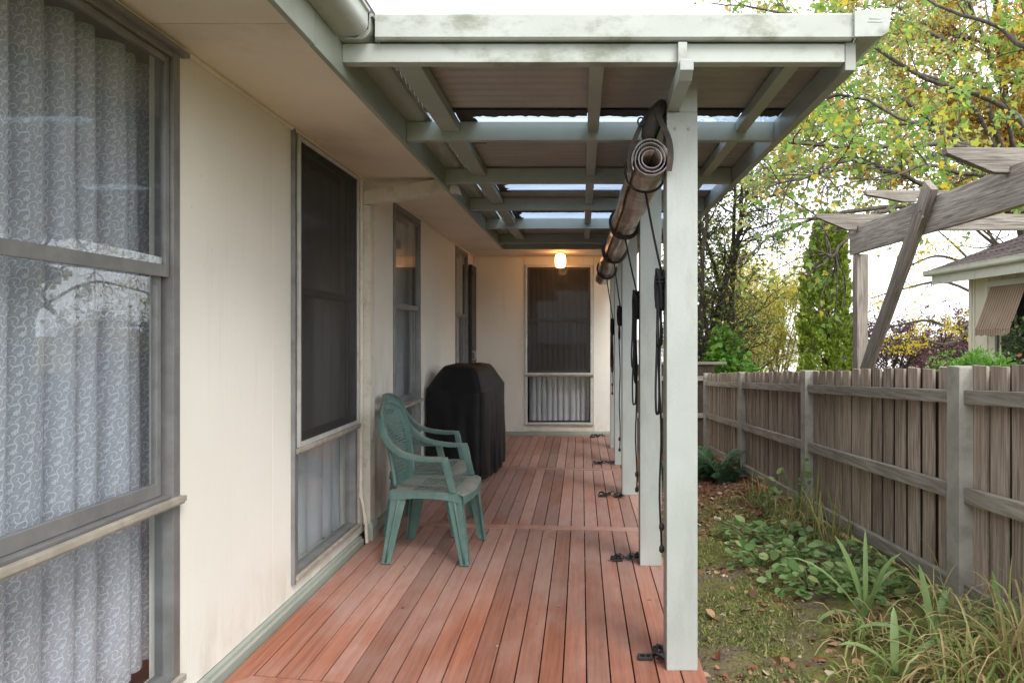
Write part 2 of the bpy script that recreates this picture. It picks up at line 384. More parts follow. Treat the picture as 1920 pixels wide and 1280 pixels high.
# ------------------------------------------------------------------ object helpers
def tag(o, label=None, cat=None, group=None, kind=None):
    if label: o['label'] = label
    if cat: o['category'] = cat
    if group: o['group'] = group
    if kind: o['kind'] = kind
    return o
def empty(name, loc=(0, 0, 0), rz=0, **k):
    o = bpy.data.objects.new(name, None); o.location = loc; o.rotation_euler = (0, 0, rz); o.empty_display_size = .1
    col.objects.link(o); return tag(o, **k)
def origin(p):
    v = Vector((0, 0, 0))
    while p is not None: v += p.location; p = p.parent
    return v
def link(name, me, parent=None):
    o = bpy.data.objects.new(name, me); col.objects.link(o)
    if parent: o.parent = parent
    return o

class MB:
    """collects shapes; build() makes ONE mesh object"""
    def __init__(s): s.bm = bmesh.new()
    def faces(s, vs, fs):
        v = [s.bm.verts.new(p) for p in vs]
        for f in fs:
            try: s.bm.faces.new([v[i] for i in f])
            except ValueError: pass
        return v
    def box(s, x0, x1, y0, y1, z0, z1):
        vs = [(x, y, z) for x in (x0, x1) for y in (y0, y1) for z in (z0, z1)]
        s.faces(vs, [(0, 1, 3, 2), (4, 6, 7, 5), (0, 4, 5, 1), (2, 3, 7, 6), (0, 2, 6, 4), (1, 5, 7, 3)]); return s
    def hexa(s, b, t):
        """two quads joined"""
        s.faces(list(b) + list(t), [(0, 1, 2, 3), (7, 6, 5, 4), (0, 4, 5, 1), (1, 5, 6, 2), (2, 6, 7, 3), (3, 7, 4, 0)]); return s
    def prism(s, prof, f0, f1):
        """profile points (a, b) placed by functions f0, f1 -> 3D; closed ends"""
        n = len(prof); vs = [f0(*p) for p in prof] + [f1(*p) for p in prof]
        s.faces(vs, [tuple(range(n)), tuple(range(2 * n - 1, n - 1, -1))] + [(i, (i + 1) % n, n + (i + 1) % n, n + i) for i in range(n)]); return s
    def tube(s, pts, r, n=8, closed=False, cap=True, flat=None):
        """round (or, with flat=(w, h), oblong) sweep along points; r may be a list"""
        pts = [Vector(p) for p in pts]; m = len(pts)
        rr = r if isinstance(r, (list, tuple)) else [r] * m
        rings = []; prev = None
        for i, p in enumerate(pts):
            a = pts[(i - 1) % m] if (i or closed) else p; b = pts[(i + 1) % m] if (i < m - 1 or closed) else p
            t = (b - a).normalized() if (b - a).length > 1e-9 else Vector((0, 0, 1))
            if prev is None:
                ref = Vector((0, 0, 1)) if abs(t.z) < .9 else Vector((1, 0, 0)); u = t.cross(ref).normalized()
            else:
                u = prev - t * prev.dot(t); u.normalize()
            w = t.cross(u); prev = u
            rings.append([s.bm.verts.new(p + (u * math.cos(2 * math.pi * k / n) + w * math.sin(2 * math.pi * k / n)) * rr[i]) for k in range(n)])
        for i in range(m if closed else m - 1):
            A, B = rings[i], rings[(i + 1) % m]
            for k in range(n): s.bm.faces.new((A[k], A[(k + 1) % n], B[(k + 1) % n], B[k]))
        if cap and not closed: s.bm.faces.new(rings[0][::-1]); s.bm.faces.new(rings[-1])
        return s
    def bar(s, secs):
        """sweep of 4-corner sections"""
        vs = [p for q in secs for p in q]; n = len(secs); fs = [(0, 1, 2, 3), tuple(4 * (n - 1) + k for k in (3, 2, 1, 0))]
        for i in range(n - 1):
            for k in range(4): fs.append((4 * i + k, 4 * i + (k + 1) % 4, 4 * i + 4 + (k + 1) % 4, 4 * i + 4 + k))
        s.faces(vs, fs); return s
    def build(s, name, mat, parent=None, bevel=0, smooth=False, local=False, seg=2, angle=40):
        bm = s.bm
        bmesh.ops.recalc_face_normals(bm, faces=bm.faces)
        if bevel:
            ed = [e for e in bm.edges if len(e.link_faces) == 2 and e.calc_face_angle(0) > R(angle)]
            bmesh.ops.bevel(bm, geom=ed, offset=bevel, segments=seg, profile=.7, affect='EDGES', clamp_overlap=True)
        if not local and parent is not None:
            bmesh.ops.translate(bm, vec=-origin(parent), verts=bm.verts)
        me = bpy.data.meshes.new(name); bm.to_mesh(me); bm.free()
        me.materials.append(MT[mat])
        if smooth:
            me.polygons.foreach_set('use_smooth', [True] * len(me.polygons))
            if smooth != 'all': me.set_sharp_from_angle(angle=R(38))
        return link(name, me, parent)

def np_mesh(name, V, Fc, mat, parent=None, uv=None, smooth=False):
    """V (n,3) and equal-sided faces Fc (m,k) in world space"""
    me = bpy.data.meshes.new(name); V = np.asarray(V, np.float32); Fc = np.asarray(Fc, np.int32)
    if parent is not None: V = V - np.array(origin(parent), np.float32)
    k = Fc.shape[1]; me.vertices.add(len(V)); me.vertices.foreach_set('co', V.ravel())
    me.loops.add(Fc.size); me.loops.foreach_set('vertex_index', Fc.ravel())
    me.polygons.add(len(Fc)); me.polygons.foreach_set('loop_start', np.arange(0, Fc.size, k, dtype=np.int32))
    if uv is not None:
        l = me.uv_layers.new(name='uv'); l.data.foreach_set('uv', np.asarray(uv, np.float32)[Fc.ravel()].ravel())
    if smooth: me.polygons.foreach_set('use_smooth', np.ones(len(Fc), bool))
    me.update(calc_edges=True); me.validate(); me.materials.append(MT[mat])
    return link(name, me, parent)
#==BODY==
# ------------------------------------------------------------------ ground
def gz(x, y):
    x = np.asarray(x, float); y = np.asarray(y, float)
    z = -.065 - .06 * (np.clip(y, -3, 12) - 3.4) + .05 * (np.clip(x, .3, 2.2) - 1.2)
    z = z + .014 * np.sin(x * 5.1 + y * 1.7) * np.sin(y * 3.3 - x * 2) + .008 * np.sin(x * 13 + 2) * np.sin(y * 11 + x * 3)
    return z - .05 * np.clip(.62 - x, 0, 1)
gx = np.unique(np.concatenate([np.linspace(-70, .3, 30), np.linspace(.3, 2.3, 70), np.linspace(2.3, 12, 24), np.linspace(12, 300, 24)]))
gy = np.unique(np.concatenate([np.linspace(-60, 1.2, 26), np.linspace(1.2, 11, 240), np.linspace(11, 40, 20), np.linspace(40, 400, 20)]))
GX, GY = np.meshgrid(gx, gy, indexing='ij'); GZ = gz(GX, GY)
near = (GX > .4) & (GX < 2.2) & (GY > 1.2) & (GY < 11)
GZ = GZ + near * rng.normal(0, .004, GZ.shape)
ni, nj = GX.shape; idx = np.arange(ni * nj).reshape(ni, nj)
quads = np.stack([idx[:-1, :-1], idx[1:, :-1], idx[1:, 1:], idx[:-1, 1:]], -1).reshape(-1, 4)
g = np_mesh('ground', np.stack([GX, GY, GZ], -1).reshape(-1, 3), quads, 'ground', smooth=True)
tag(g, 'mossy garden soil with patchy turf beside the deck', 'ground', kind='structure')

# ------------------------------------------------------------------ deck
mb = MB()
for y in np.arange(2.4, 9.2, .45): mb.box(-1.39, .47, y, y + .045, -.15, -.024)
mb.box(.425, .47, 2.41, 9.15, -.149, -.0245)
deck = mb.build('deck', 'joist'); tag(deck, 'reddish timber deck running along the cream house wall', 'deck', kind='structure')
PITCH, GAP, X0 = .0941, .0055, .0209
EDGE = [X0 + PITCH * k for k in range(-15, 6)]
sl = lambda x: -.08 * (x + 1.3)
def plank(x0, x1, ya, yb, w=.09):
    """board from line ya (at x) to line yb; ends follow the slanted cross boards"""
    m = MB(); z0, z1 = -.022, random.uniform(-.0015, .0012)
    b = [(x0, ya(x0), z0), (x1, ya(x1), z0), (x1, yb(x1), z0), (x0, yb(x0), z0)]
    m.hexa(b, [(p[0], p[1], z1) for p in b])
    return m.build('plank', 'deck', deck, bevel=.0028, seg=2)
secs = [(lambda x: 2.745 - .16 * (x + 1.3), lambda x: 4.87 + sl(x)), (lambda x: 4.97 + sl(x), lambda x: 6.98 + sl(x)), (lambda x: 7.08 + sl(x), lambda x: 9.165)]
for si, (a, b) in enumerate(secs):
    for k in range(20):
        if si == 0 and k == 0: continue
        plank(EDGE[k] + GAP / 2, EDGE[k + 1] - GAP / 2, (lambda x, a=a: a(x) + .003), (lambda x, b=b: b(x) - .003))
plank(EDGE[0] + .003, EDGE[1] - .003, lambda x: 2.645 - (x - EDGE[0]) * -1.0 - .0, lambda x: secs[0][1](x) - .003)   # mitred wall-side board
for y in (4.87, 6.98): plank(EDGE[0] + .002, EDGE[-1] - .002, lambda x, y=y: y + sl(x) + .002, lambda x, y=y: y + .1 + sl(x) - .002)
MB().prism([(-1.384, 2.657), (-1.299, 2.740), (.487, 2.4545), (.487, 2.354)], lambda x, y: (x, y, -.022), lambda x, y: (x, y, .0)).build('plank', 'deck', deck, bevel=.0028)   # slanted end board

# ------------------------------------------------------------------ the house
WX, SOF, FY = -1.433, 2.37, 9.2
house = empty('house', (WX, 4, 0), label='cream clad single storey house with grey aluminium windows beside the deck', cat='house')
WIN = [(.25, 2.458), (3.437, 4.404), (5.277, 6.148), (7.88, 8.70)]
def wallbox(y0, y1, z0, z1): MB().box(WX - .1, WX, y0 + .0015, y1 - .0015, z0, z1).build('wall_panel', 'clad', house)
edges = [-4] + [e for w in WIN for e in w] + [9.3]
segs = [(edges[i], edges[i + 1]) for i in range(0, len(edges), 2)]
for a, b in segs:
    c = a; cuts = [b]
    if a == 2.458: cuts = [3.22, b]
    if a == 6.148: cuts = [7.05, b]
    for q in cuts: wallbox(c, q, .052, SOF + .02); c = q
for a, b in WIN:
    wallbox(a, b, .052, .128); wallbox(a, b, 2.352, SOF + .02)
# far wing wall with its window
FW = (-.757, .163)
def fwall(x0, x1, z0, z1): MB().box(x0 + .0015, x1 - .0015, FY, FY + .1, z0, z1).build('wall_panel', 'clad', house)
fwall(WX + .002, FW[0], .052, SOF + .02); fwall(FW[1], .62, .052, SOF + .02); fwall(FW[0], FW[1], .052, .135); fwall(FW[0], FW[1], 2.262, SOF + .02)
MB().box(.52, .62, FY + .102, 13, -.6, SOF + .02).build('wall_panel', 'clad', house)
MB().box(FW[0] - .02, FW[1] + .02, FY - .012, FY - .001, .055, .132).build('apron_board', 'cream', house, bevel=.002)
# base boards
for a, b in ((-4, 2.62), (2.622, 4.46), (4.62, 9.19)):
    mbb = MB(); mbb.prism([(WX + .001, -.02), (WX + .034, -.02), (WX + .034, .03), (WX + .022, .034), (WX + .02, .048), (WX + .001, .05)], lambda x, z: (x, a, z), lambda x, z: (x, b, z)); mbb.build('base_board', 'green', house)
MB().prism([(FY - .034, -.02), (FY - .001, -.02), (FY - .001, .05), (FY - .02, .048), (FY - .022, .04), (FY - .034, .036)], lambda y, z: (WX + .035, y, z), lambda y, z: (.62, y, z)).build('base_board', 'green', house)
# cornice bead
MB().box(WX + .0005, WX + .016, -4, FY - .001, SOF - .018, SOF - .001).build('cornice_bead', 'soffit', house, bevel=.006)
MB().box(WX + .018, .6, FY - .016, FY - .0005, SOF - .018, SOF - .001).build('cornice_bead', 'soffit', house, bevel=.006)
# soffit
FX = -.863
c = -4
for j in (-.11, 2.286, 4.686, 7.086, 9.19):
    MB().box(WX + .001, FX - .02, c + .002, j - .002, SOF, SOF + .01).build('soffit_panel', 'soffit', house, bevel=.0015); c = j
MB().box(FX - .018, .64, 7.70, 9.19, SOF + .0005, SOF + .0105).build('soffit_panel', 'soffit', house)
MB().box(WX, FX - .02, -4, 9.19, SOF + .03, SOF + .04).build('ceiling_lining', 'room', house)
# fascia boards, left eave and far wing
for a, b in ((-4, 2.247), (2.25, 7.69)):
    MB().box(FX - .02, FX, a, b, 2.284 if a < 0 else 2.281, 2.425).build('fascia_board', 'green', house, bevel=.003)
MB().box(FX + .002, .66, 7.67, 7.69, 2.281, 2.425).build('fascia_board', 'green', house, bevel=.003)
MB().box(.64, .66, 7.692, 12, 2.281, 2.425).build('fascia_board', 'green', house, bevel=.003)
# eave gutter: rounded quad profile
def gutprof(x0, z0, w, h, s=1):
    pts = [(x0, z0), (x0 + s * (w * .55), z0)]
    for k in range(1, 7):
        a = -math.pi / 2 + k * math.pi / 12 * 1.0
        pts.append((x0 + s * (w * .55 + w * .38 * math.cos(a)), z0 + h * .42 + h * .42 * math.sin(a)))
    pts += [(x0 + s * (w * .93), z0 + h * .86), (x0 + s * w, z0 + h * .9), (x0 + s * w, z0 + h), (x0 + s * w * .9, z0 + h), (x0 + s * w * .86, z0 + h * .4), (x0 + s * w * .5, z0 + .006), (x0 + s * .004, z0 + .006), (x0, z0 + h)]
    return pts
for a, b in ((-4, 2.44), (2.47, 7.66)):
    MB().prism(gutprof(FX + .002, 2.397, .118, .092), lambda x, z: (x, a, z), lambda x, z: (x, b, z)).build('gutter', 'greenmoss' if a < 0 else 'green', house, smooth=True)
# hidden main roof (keeps the sky out of the rooms)
MB().hexa([(-.76, -4.2, 2.50), (-.76, 9.2, 2.50), (-5.2, 9.2, 4.2), (-5.2, -4.2, 4.2)], [(-.76, -4.2, 2.53), (-.76, 9.2, 2.53), (-5.2, 9.2, 4.23), (-5.2, -4.2, 4.23)]).build('roof', 'rooftile', house)
MB().hexa([(-5.2, 7.6, 2.50), (.7, 7.6, 2.50), (.7, 13, 4.3), (-5.2, 13, 4.3)], [(-5.2, 7.6, 2.53), (.7, 7.6, 2.53), (.7, 13, 4.33), (-5.2, 13, 4.33)]).build('roof', 'rooftile', house)
# rooms behind the glass
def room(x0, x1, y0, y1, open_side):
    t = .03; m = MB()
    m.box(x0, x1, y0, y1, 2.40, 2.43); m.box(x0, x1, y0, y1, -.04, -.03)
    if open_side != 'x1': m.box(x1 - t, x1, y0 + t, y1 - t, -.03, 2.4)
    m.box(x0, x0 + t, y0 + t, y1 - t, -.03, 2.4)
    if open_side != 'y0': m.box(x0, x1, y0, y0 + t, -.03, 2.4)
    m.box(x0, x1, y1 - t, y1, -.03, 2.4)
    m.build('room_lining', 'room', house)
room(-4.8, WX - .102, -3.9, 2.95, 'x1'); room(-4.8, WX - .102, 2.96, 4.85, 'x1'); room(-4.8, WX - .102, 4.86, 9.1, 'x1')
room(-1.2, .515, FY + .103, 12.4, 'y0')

# ---- windows: u runs along the wall, d outwards
PL = lambda u, d, z: (WX + d, u, z)
PF = lambda u, d, z: (u, FY - d, z)
def wbox(m, P, u0, u1, d0, d1, z0, z1):
    a, b = P(u0, d0, z0), P(u1, d1, z1); lo = [min(p, q) for p, q in zip(a, b)]; hi = [max(p, q) for p, q in zip(a, b)]
    m.box(lo[0], hi[0], lo[1], hi[1], lo[2], hi[2])
def ring(m, P, u0, u1, z0, z1, w, d0, d1, wb=None):
    wb = wb or w
    wbox(m, P, u0, u0 + w, d0, d1, z0, z1); wbox(m, P, u1 - w, u1, d0, d1, z0, z1)
    wbox(m, P, u0 + w + .0005, u1 - w - .0005, d0, d1 - .001, z1 - w, z1); wbox(m, P, u0 + w + .0005, u1 - w - .0005, d0, d1 - .001, z0, z0 + wb)
def window(P, u0, u1, z0, z1, screen=False, dark='alu', zr=1.565, zt=.775):
    m = MB(); ring(m, P, u0 + .002, u1 - .002, z0, z1, .04, -.055, .012, .03)
    wbox(m, P, u0 + .044, u1 - .044, -.055, .002, zt - .012, zt + .012)
    for uu in (u0 + .044, u1 - .058): wbox(m, P, uu, uu + .009, -.05, -.03, zt + .014, zr - .025)     # track beads
    fr = m.build('window', dark, house, bevel=.0025)
    m = MB(); ring(m, P, u0 + .045, u1 - .045, zr - .02, z1 - .042, .022, -.020, -.001, .042); m.build('sash', dark, fr, bevel=.002)
    m = MB(); ring(m, P, u0 + .058, u1 - .058, zt + .014, zr + .018, .022, -.043, -.022, .046); m.build('sash', dark, fr, bevel=.002)
    for d, a, b, e in ((-.010, zr + .02, z1 - .063, .066), (-.032, zt + .059, zr - .003, .079), (-.026, z0 + .029, zt - .013, .041)):
        m = MB(); wbox(m, P, u0 + e, u1 - e, d - .002, d + .002, a, b); m.build('pane', 'glass', fr)
    m = MB(); wbox(m, P, u0 + .001, u1 - .001, .0125, .036, zt - .016, zt + .004); wbox(m, P, u0 + .002, u1 - .002, .013, .03, zt - .024, zt - .017); m.build('sill', 'sill', fr, bevel=.003)
    m = MB(); wbox(m, P, u0 - .004, u1 + .004, .0125, .032, z0 - .006, z0 + .016); m.build('sill', 'sill', fr, bevel=.003)
    if screen:
        m = MB(); ring(m, P, u0 + .02, u1 - .02, zt + .006, z1 - .012, .022, .014, .028, .024); m.build('screen_frame', 'alulight', fr, bevel=.002)
        m = MB(); wbox(m, P, u0 + .042, u1 - .042, .019, .0205, zt + .03, z1 - .034); m.build('fly_screen', 'flywire', fr)
    return fr
window(PL, *WIN[0], .13, 2.35)
window(PL, *WIN[1], .13, 2.35, True)
window(PL, *WIN[2], .13, 2.35, False, 'aludark')
window(PL, *WIN[3], .13, 2.35, False, 'aludark')
window(PF, *FW, .137, 2.26, True, 'alulight', 1.52, .80)
# raised weather strip up the near side of the screened window, head flashing of the big one
MB().box(WX + .0005, WX + .02, WIN[1][0] - .02, WIN[1][0] - .0005, .11, 2.36).build('trim_strip', 'aludark', house, bevel=.002)
MB().box(WX + .0005, WX + .03, WIN[0][0], WIN[0][1] + .03, 2.334, 2.352).build('trim_strip', 'alu', house, bevel=.002)
# dark screen door folded back by the inner corner
m = MB(); m.box(WX + .006, WX + .05, 8.76, 9.13, .06, 2.22); dr = m.build('door', 'blackdoor', house, bevel=.004)
for z in (.2, 1.0, 1.15, 2.1): MB().box(WX + .051, WX + .058, 8.8, 9.09, z, z + .03).build('door_rail', 'blackdoor', dr, bevel=.002)
m = MB(); m.tube([(WX + .05, 8.80, 1.02), (WX + .085, 8.80, 1.02), (WX + .085, 8.80, 1.12), (WX + .05, 8.80, 1.12)], .007); m.build('door_handle', 'alulight', dr, smooth=True)

# ---- downpipe with its offset arm, green shoe, and the thin conduit beside it
m = MB(); DY0, DY1 = 4.535, 4.635
q = lambda x0, x1, z0, z1: None
m.bar([[(WX + .003, DY0, z), (WX + .052, DY0, z), (WX + .052, DY1, z), (WX + .003, DY1, z)] for z in (.10, 2.189)])
dp = m.build('downpipe', 'pipe', house, bevel=.004)
m = MB(); m.bar([[(WX + .004, DY0 + .002, 2.19), (WX + .006, DY0 + .002, 2.285), (WX + .006, DY1 - .002, 2.285), (WX + .004, DY1 - .002, 2.19)],
                 [(WX + .06, DY0 + .002, 2.20), (WX + .06, DY0 + .002, 2.288), (WX + .06, DY1 - .002, 2.288), (WX + .06, DY1 - .002, 2.20)],
                 [(FX - .03, DY0 + .002, 2.285), (FX - .05, DY0 + .002, 2.366), (FX - .05, DY1 - .002, 2.366), (FX - .03, DY1 - .002, 2.285)],
                 [(FX + .065, DY0 + .002, 2.272), (FX + .035, DY0 + .002, 2.345), (FX + .035, DY1 - .002, 2.345), (FX + .065, DY1 - .002, 2.272)]])
m.build('offset_arm', 'pipe', dp, bevel=.003)
m = MB(); m.box(FX + .004, FX + .06, DY0, DY1, 2.34, 2.399); m.build('outlet', 'green', dp, bevel=.003)
m = MB(); m.box(WX + .0355, WX + .075, DY0 - .02, DY1 + .02, .001, .085); m.hexa([(WX + .0355, DY0 - .02, .086), (WX + .075, DY0 - .02, .086), (WX + .075, DY1 + .02, .086), (WX + .0355, DY1 + .02, .086)],
     [(WX + .053, DY0, .125), (WX + .06, DY0, .125), (WX + .06, DY1, .125), (WX + .053, DY1, .125)]); m.build('shoe', 'green', dp, bevel=.004)
m = MB(); m.tube([(WX + .018, 4.452, 2.34), (WX + .018, 4.452, .32), (WX + .03, 4.456, .25), (WX + .046, 4.47, .12), (WX + .048, 4.475, .002)], .0115, 10)
cd = m.build('conduit', 'pipe', house, smooth=True)
for z in (1.75, 1.05, .36, .3): MB().tube([(WX + .018, 4.452, z), (WX + .018, 4.452, z + .035)], .0145, 10).build('coupling', 'pipe', cd, smooth=True)

# ------------------------------------------------------------------ verandah
ver = empty('verandah', (.4, 2.8, 0), label='grey green painted timber verandah with corrugated roof and square posts over the deck', cat='verandah')
PX0, PX1 = .342, .466
POSTS = [2.777, 4.03, 5.79, 7.12, 8.16]
for i, y in enumerate(POSTS):
    m = MB()
    top = 2.36 if i == 4 else 2.236
    m.box(PX0, PX1, y, y + .118, .001, top)
    p = m.build('post', 'post', ver, bevel=.004)
    if i < 4: MB().box(PX0 + .05, PX1 - .001, y + .001, y + .117, 2.2365, 2.345).build('post_tongue', 'post', p, bevel=.003)
    if i < 4:
        for sx in (.375, .43): MB().tube([(sx, y - .004, 2.17), (sx, y + .001, 2.17)], .006, 6).build('bolt', 'aludark', p)
m = MB(); m.bar([[(PX0, y, z0), (PX0 + .047, y, z0), (PX0 + .047, y, 2.2995), (PX0, y, 2.2995)] for y, z0 in ((2.40, 2.262), (2.44, 2.238), (7.66, 2.238))])
m.build('beam', 'post', ver, bevel=.003)
RAFT = [2.5, 3.42, 4.39, 5.35, 6.3, 7.32]
for i, y in enumerate(RAFT):
    z0, z1 = (2.327, 2.394) if i == 0 else (2.302, 2.394)
    MB().box(FX + .001, .95, y, y + .045, z0, z1).build('rafter', 'greenmoss' if i == 0 else 'green', ver, bevel=.003)
MB().box(PX0 + .004, PX0 + .036, 2.475, 2.498, 2.301, 2.39).build('cleat', 'greenmoss', ver, bevel=.003)
for x0, x1 in ((-.69, -.60), (.03, .085), (.76, .815)):
    for a, b in zip(RAFT, RAFT[1:]):
        MB().box(x0, x1, a + .047, b - .002, 2.345, 2.393).build('batten', 'green', ver, bevel=.002)
MB().box(.952, .99, 2.5, 7.66, 2.298, 2.398).build('edge_beam', 'green', ver, bevel=.003)
# barge flashing, outer gutter and end cap
MB().prism([(2.468, 2.484), (2.468, 2.405), (2.476, 2.397), (2.492, 2.397), (2.492, 2.482), (2.53, 2.487), (2.53, 2.491), (2.474, 2.491)], lambda y, z: (FX + .128, y, z), lambda y, z: (.966, y, z)).build('barge_flashing', 'greenmoss', ver, bevel=.0015)
MB().prism([(.992, 2.402), (1.06, 2.402), (1.085, 2.415), (1.098, 2.495), (1.088, 2.50), (1.078, 2.425), (1.055, 2.408), (.996, 2.408), (.996, 2.49), (.992, 2.49)], lambda x, z: (x, 2.472, z), lambda x, z: (x, 7.66, z)).build('gutter', 'greenmoss', ver)
ec = MB().prism([(.968, 2.40), (1.063, 2.401), (1.088, 2.416), (1.102, 2.503), (.968, 2.491)], lambda x, z: (x, 2.455, z), lambda x, z: (x, 2.4715, z)).build('end_cap', 'greenmoss', ver, bevel=.002)
# embossed maker's mark, too worn to read: two short raised bars
MB().box(1.02, 1.06, 2.4535, 2.456, 2.462, 2.466).box(1.015, 1.065, 2.4535, 2.456, 2.451, 2.454).build('embossing', 'greenmoss', ec)
MB().box(-.7425, -.7375, 2.495, 7.66, 2.398, 2.50).build('light_gap_strip', 'green', ver)  # added strip: stops sky light leaking down onto the gutter front
def corr(y0, y1, mat, dz=0, x0=-.737, x1=.99, name='roof_sheet'):
    ys = np.arange(y0, y1 + .004, .0095); zz = 2.407 + dz + .008 * np.cos(ys * 2 * np.pi / .076)
    V = np.concatenate([np.stack([np.full_like(ys, x), ys, zz], -1) for x in np.linspace(x0, x1, 3)])
    n = len(ys); f = [(r * n + i, r * n + i + 1, (r + 1) * n + i + 1, (r + 1) * n + i) for r in range(2) for i in range(n - 1)]
    return np_mesh(name, V, f, mat, ver, smooth=True)
CL = [(3.27, 3.83), (4.60, 5.14), (5.93, 6.47)]
c = 2.496
for a, b in CL:
    mid = (c + a) / 2
    corr(c, a + .03, 'roofsheet', .003)
    corr(a - .0, b, 'clear', 0, name='clear_roof_sheet'); c = b - .03
corr(c, 7.66, 'roofsheet', .003)
# rotted edge of the building paper left hanging over the clear sheets
def ragged(y0, y1, x0, x1):
    m = MB(); n = 40; top = []; bot = []
    for i in range(n + 1):
        x = x0 + (x1 - x0) * i / n; top.append((x, y0, 2.396)); bot.append((x, y1 + random.uniform(-.014, .01), 2.3945))
    m.faces(top + bot, [(i, i + 1, n + 2 + i, n + 1 + i) for i in range(n)]); m.build('paper_strip', 'canvas', ver)
for a, b in CL:
    for x0, x1 in ((-.598, .028), (.087, .758), (.817, .949)): ragged(a - .02, a + .075, x0, x1)
    m = MB(); n = 14; l = []; r = []
    for i in range(n + 1):
        y = a + .077 + (b - a - .08) * i / n; l.append((-.6, y, 2.3965)); r.append((-.6 + random.uniform(.05, .09), y, 2.3955))
    m.faces(l + r, [(i, i + 1, n + 2 + i, n + 1 + i) for i in range(n)]); m.build('paper_strip', 'canvas', ver)

# ------------------------------------------------------------------ porch lamp
lamp = empty('porch_lamp', (-.262, 8.68, SOF), label='lit glass jar lamp fixed under the far soffit', cat='lamp')
def lathe(prof, cx, cy, n=24):
    m = MB(); rings = [[m.bm.verts.new((cx + r * math.cos(2 * math.pi * k / n), cy + r * math.sin(2 * math.pi * k / n), z)) for k in range(n)] for r, z in prof]
    for A, B in zip(rings, rings[1:]):
        for k in range(n): m.bm.faces.new((A[k], A[(k + 1) % n], B[(k + 1) % n], B[k]))
    m.bm.faces.new(rings[0]); m.bm.faces.new(rings[-1][::-1]); return m
lathe([(.05, SOF - .001), (.05, SOF - .012), (.036, SOF - .022), (.036, SOF - .03)], -.262, 8.68).build('base', 'cream', lamp, smooth=True)
lathe([(.04, SOF - .031), (.058, SOF - .04), (.066, SOF - .07), (.068, SOF - .12), (.064, SOF - .165), (.05, SOF - .19), (.02, SOF - .2)], -.262, 8.68).build('shade', 'lamp', lamp, smooth='all')

# ------------------------------------------------------------------ curtains
def curtain(P, u0, u1, z0, z1, d, folds, amp, mat, label, name='net_curtain', scallop=0, seed=1, cat='curtain'):
    rg = np.random.default_rng(seed); nu = folds * 14; nz = 14
    u = np.linspace(u0, u1, nu); t = np.linspace(0, folds, nu)
    warp = np.interp(t, np.arange(folds + 1), np.arange(folds + 1) + rg.uniform(-.3, .3, folds + 1))
    a = np.interp(t, np.arange(folds + 1), rg.uniform(.45, 1.15, folds + 1)) * amp
    V = []; UV = []
    for j in range(nz):
        f = j / (nz - 1); sw = .85 + .25 * (1 - f)
        dd = d - a * sw * np.sign(np.sin(warp * 2 * np.pi)) * np.abs(np.sin(warp * 2 * np.pi)) ** .6 + .012 * np.sin(u * 3 + f * 2)
        uu = u + .016 * np.sin(warp * 2 * np.pi + 1.3 + .3 * f) * (amp / .04) * (.4 + .6 * (1 - f)) - .012 * (1 - f) * np.sin(u * 4)
        arc = np.concatenate([[0], np.cumsum(np.hypot(np.diff(uu), np.diff(dd)))])
        zz = np.full(nu, z0 + (z1 - z0) * f)
        if scallop and j == 0: zz = zz + scallop * np.abs(np.sin(arc * 22)) + scallop * .6 * np.sin(u * 9)
        V.append(np.array([P(x, y, z) for x, y, z in zip(uu, dd, zz)])); UV.append(np.stack([arc, zz], -1))
    ii = np.arange(nu * nz).reshape(nz, nu)
    f = np.stack([ii[:-1, :-1], ii[:-1, 1:], ii[1:, 1:], ii[1:, :-1]], -1).reshape(-1, 4)
    o = np_mesh(name, np.concatenate(V), f, mat, None, np.concatenate(UV), True)
    return tag(o, label, cat)
curtain(PL, .3, 2.57, .17, 2.33, -.175, 21, .062, 'lace', 'white floral lace curtain behind the wide near window', 'lace_curtain', seed=5)
curtain(PL, 3.48, 4.62, .085, 2.3, -.14, 7, .028, 'sheer', 'white net curtain with scalloped hem behind the screened window beside the downpipe', scallop=.018, seed=3)
curtain(PL, 5.32, 6.4, .18, 2.3, -.14, 7, .03, 'sheer', 'pale net curtain in the window behind the green chairs', seed=8)
curtain(PL, 7.93, 8.95, .18, 2.3, -.14, 6, .03, 'sheer', 'pale net curtain in the narrow window beside the black door', seed=12)
curtain(PF, FW[0] + .05, FW[1] - .05, .18, 2.2, -.14, 11, .03, 'sheer', 'pleated white net curtain in the window at the end of the deck', seed=9)
def smooth_path(pts, n):
    """Catmull-Rom through pts"""
    P = [Vector(p) for p in pts]; P = [P[0] * 2 - P[1]] + P + [P[-1] * 2 - P[-2]]; out = []
    m_ = len(P) - 3
    for i in range(n):
        t = i / (n - 1) * m_; k = min(int(t), m_ - 1); t -= k; a, b, c, d = P[k:k + 4]
        out.append(.5 * ((2 * b) + (c - a) * t + (2 * a - 5 * b + 4 * c - d) * t * t + (3 * b - a - 3 * c + d) * t ** 3))
    return out
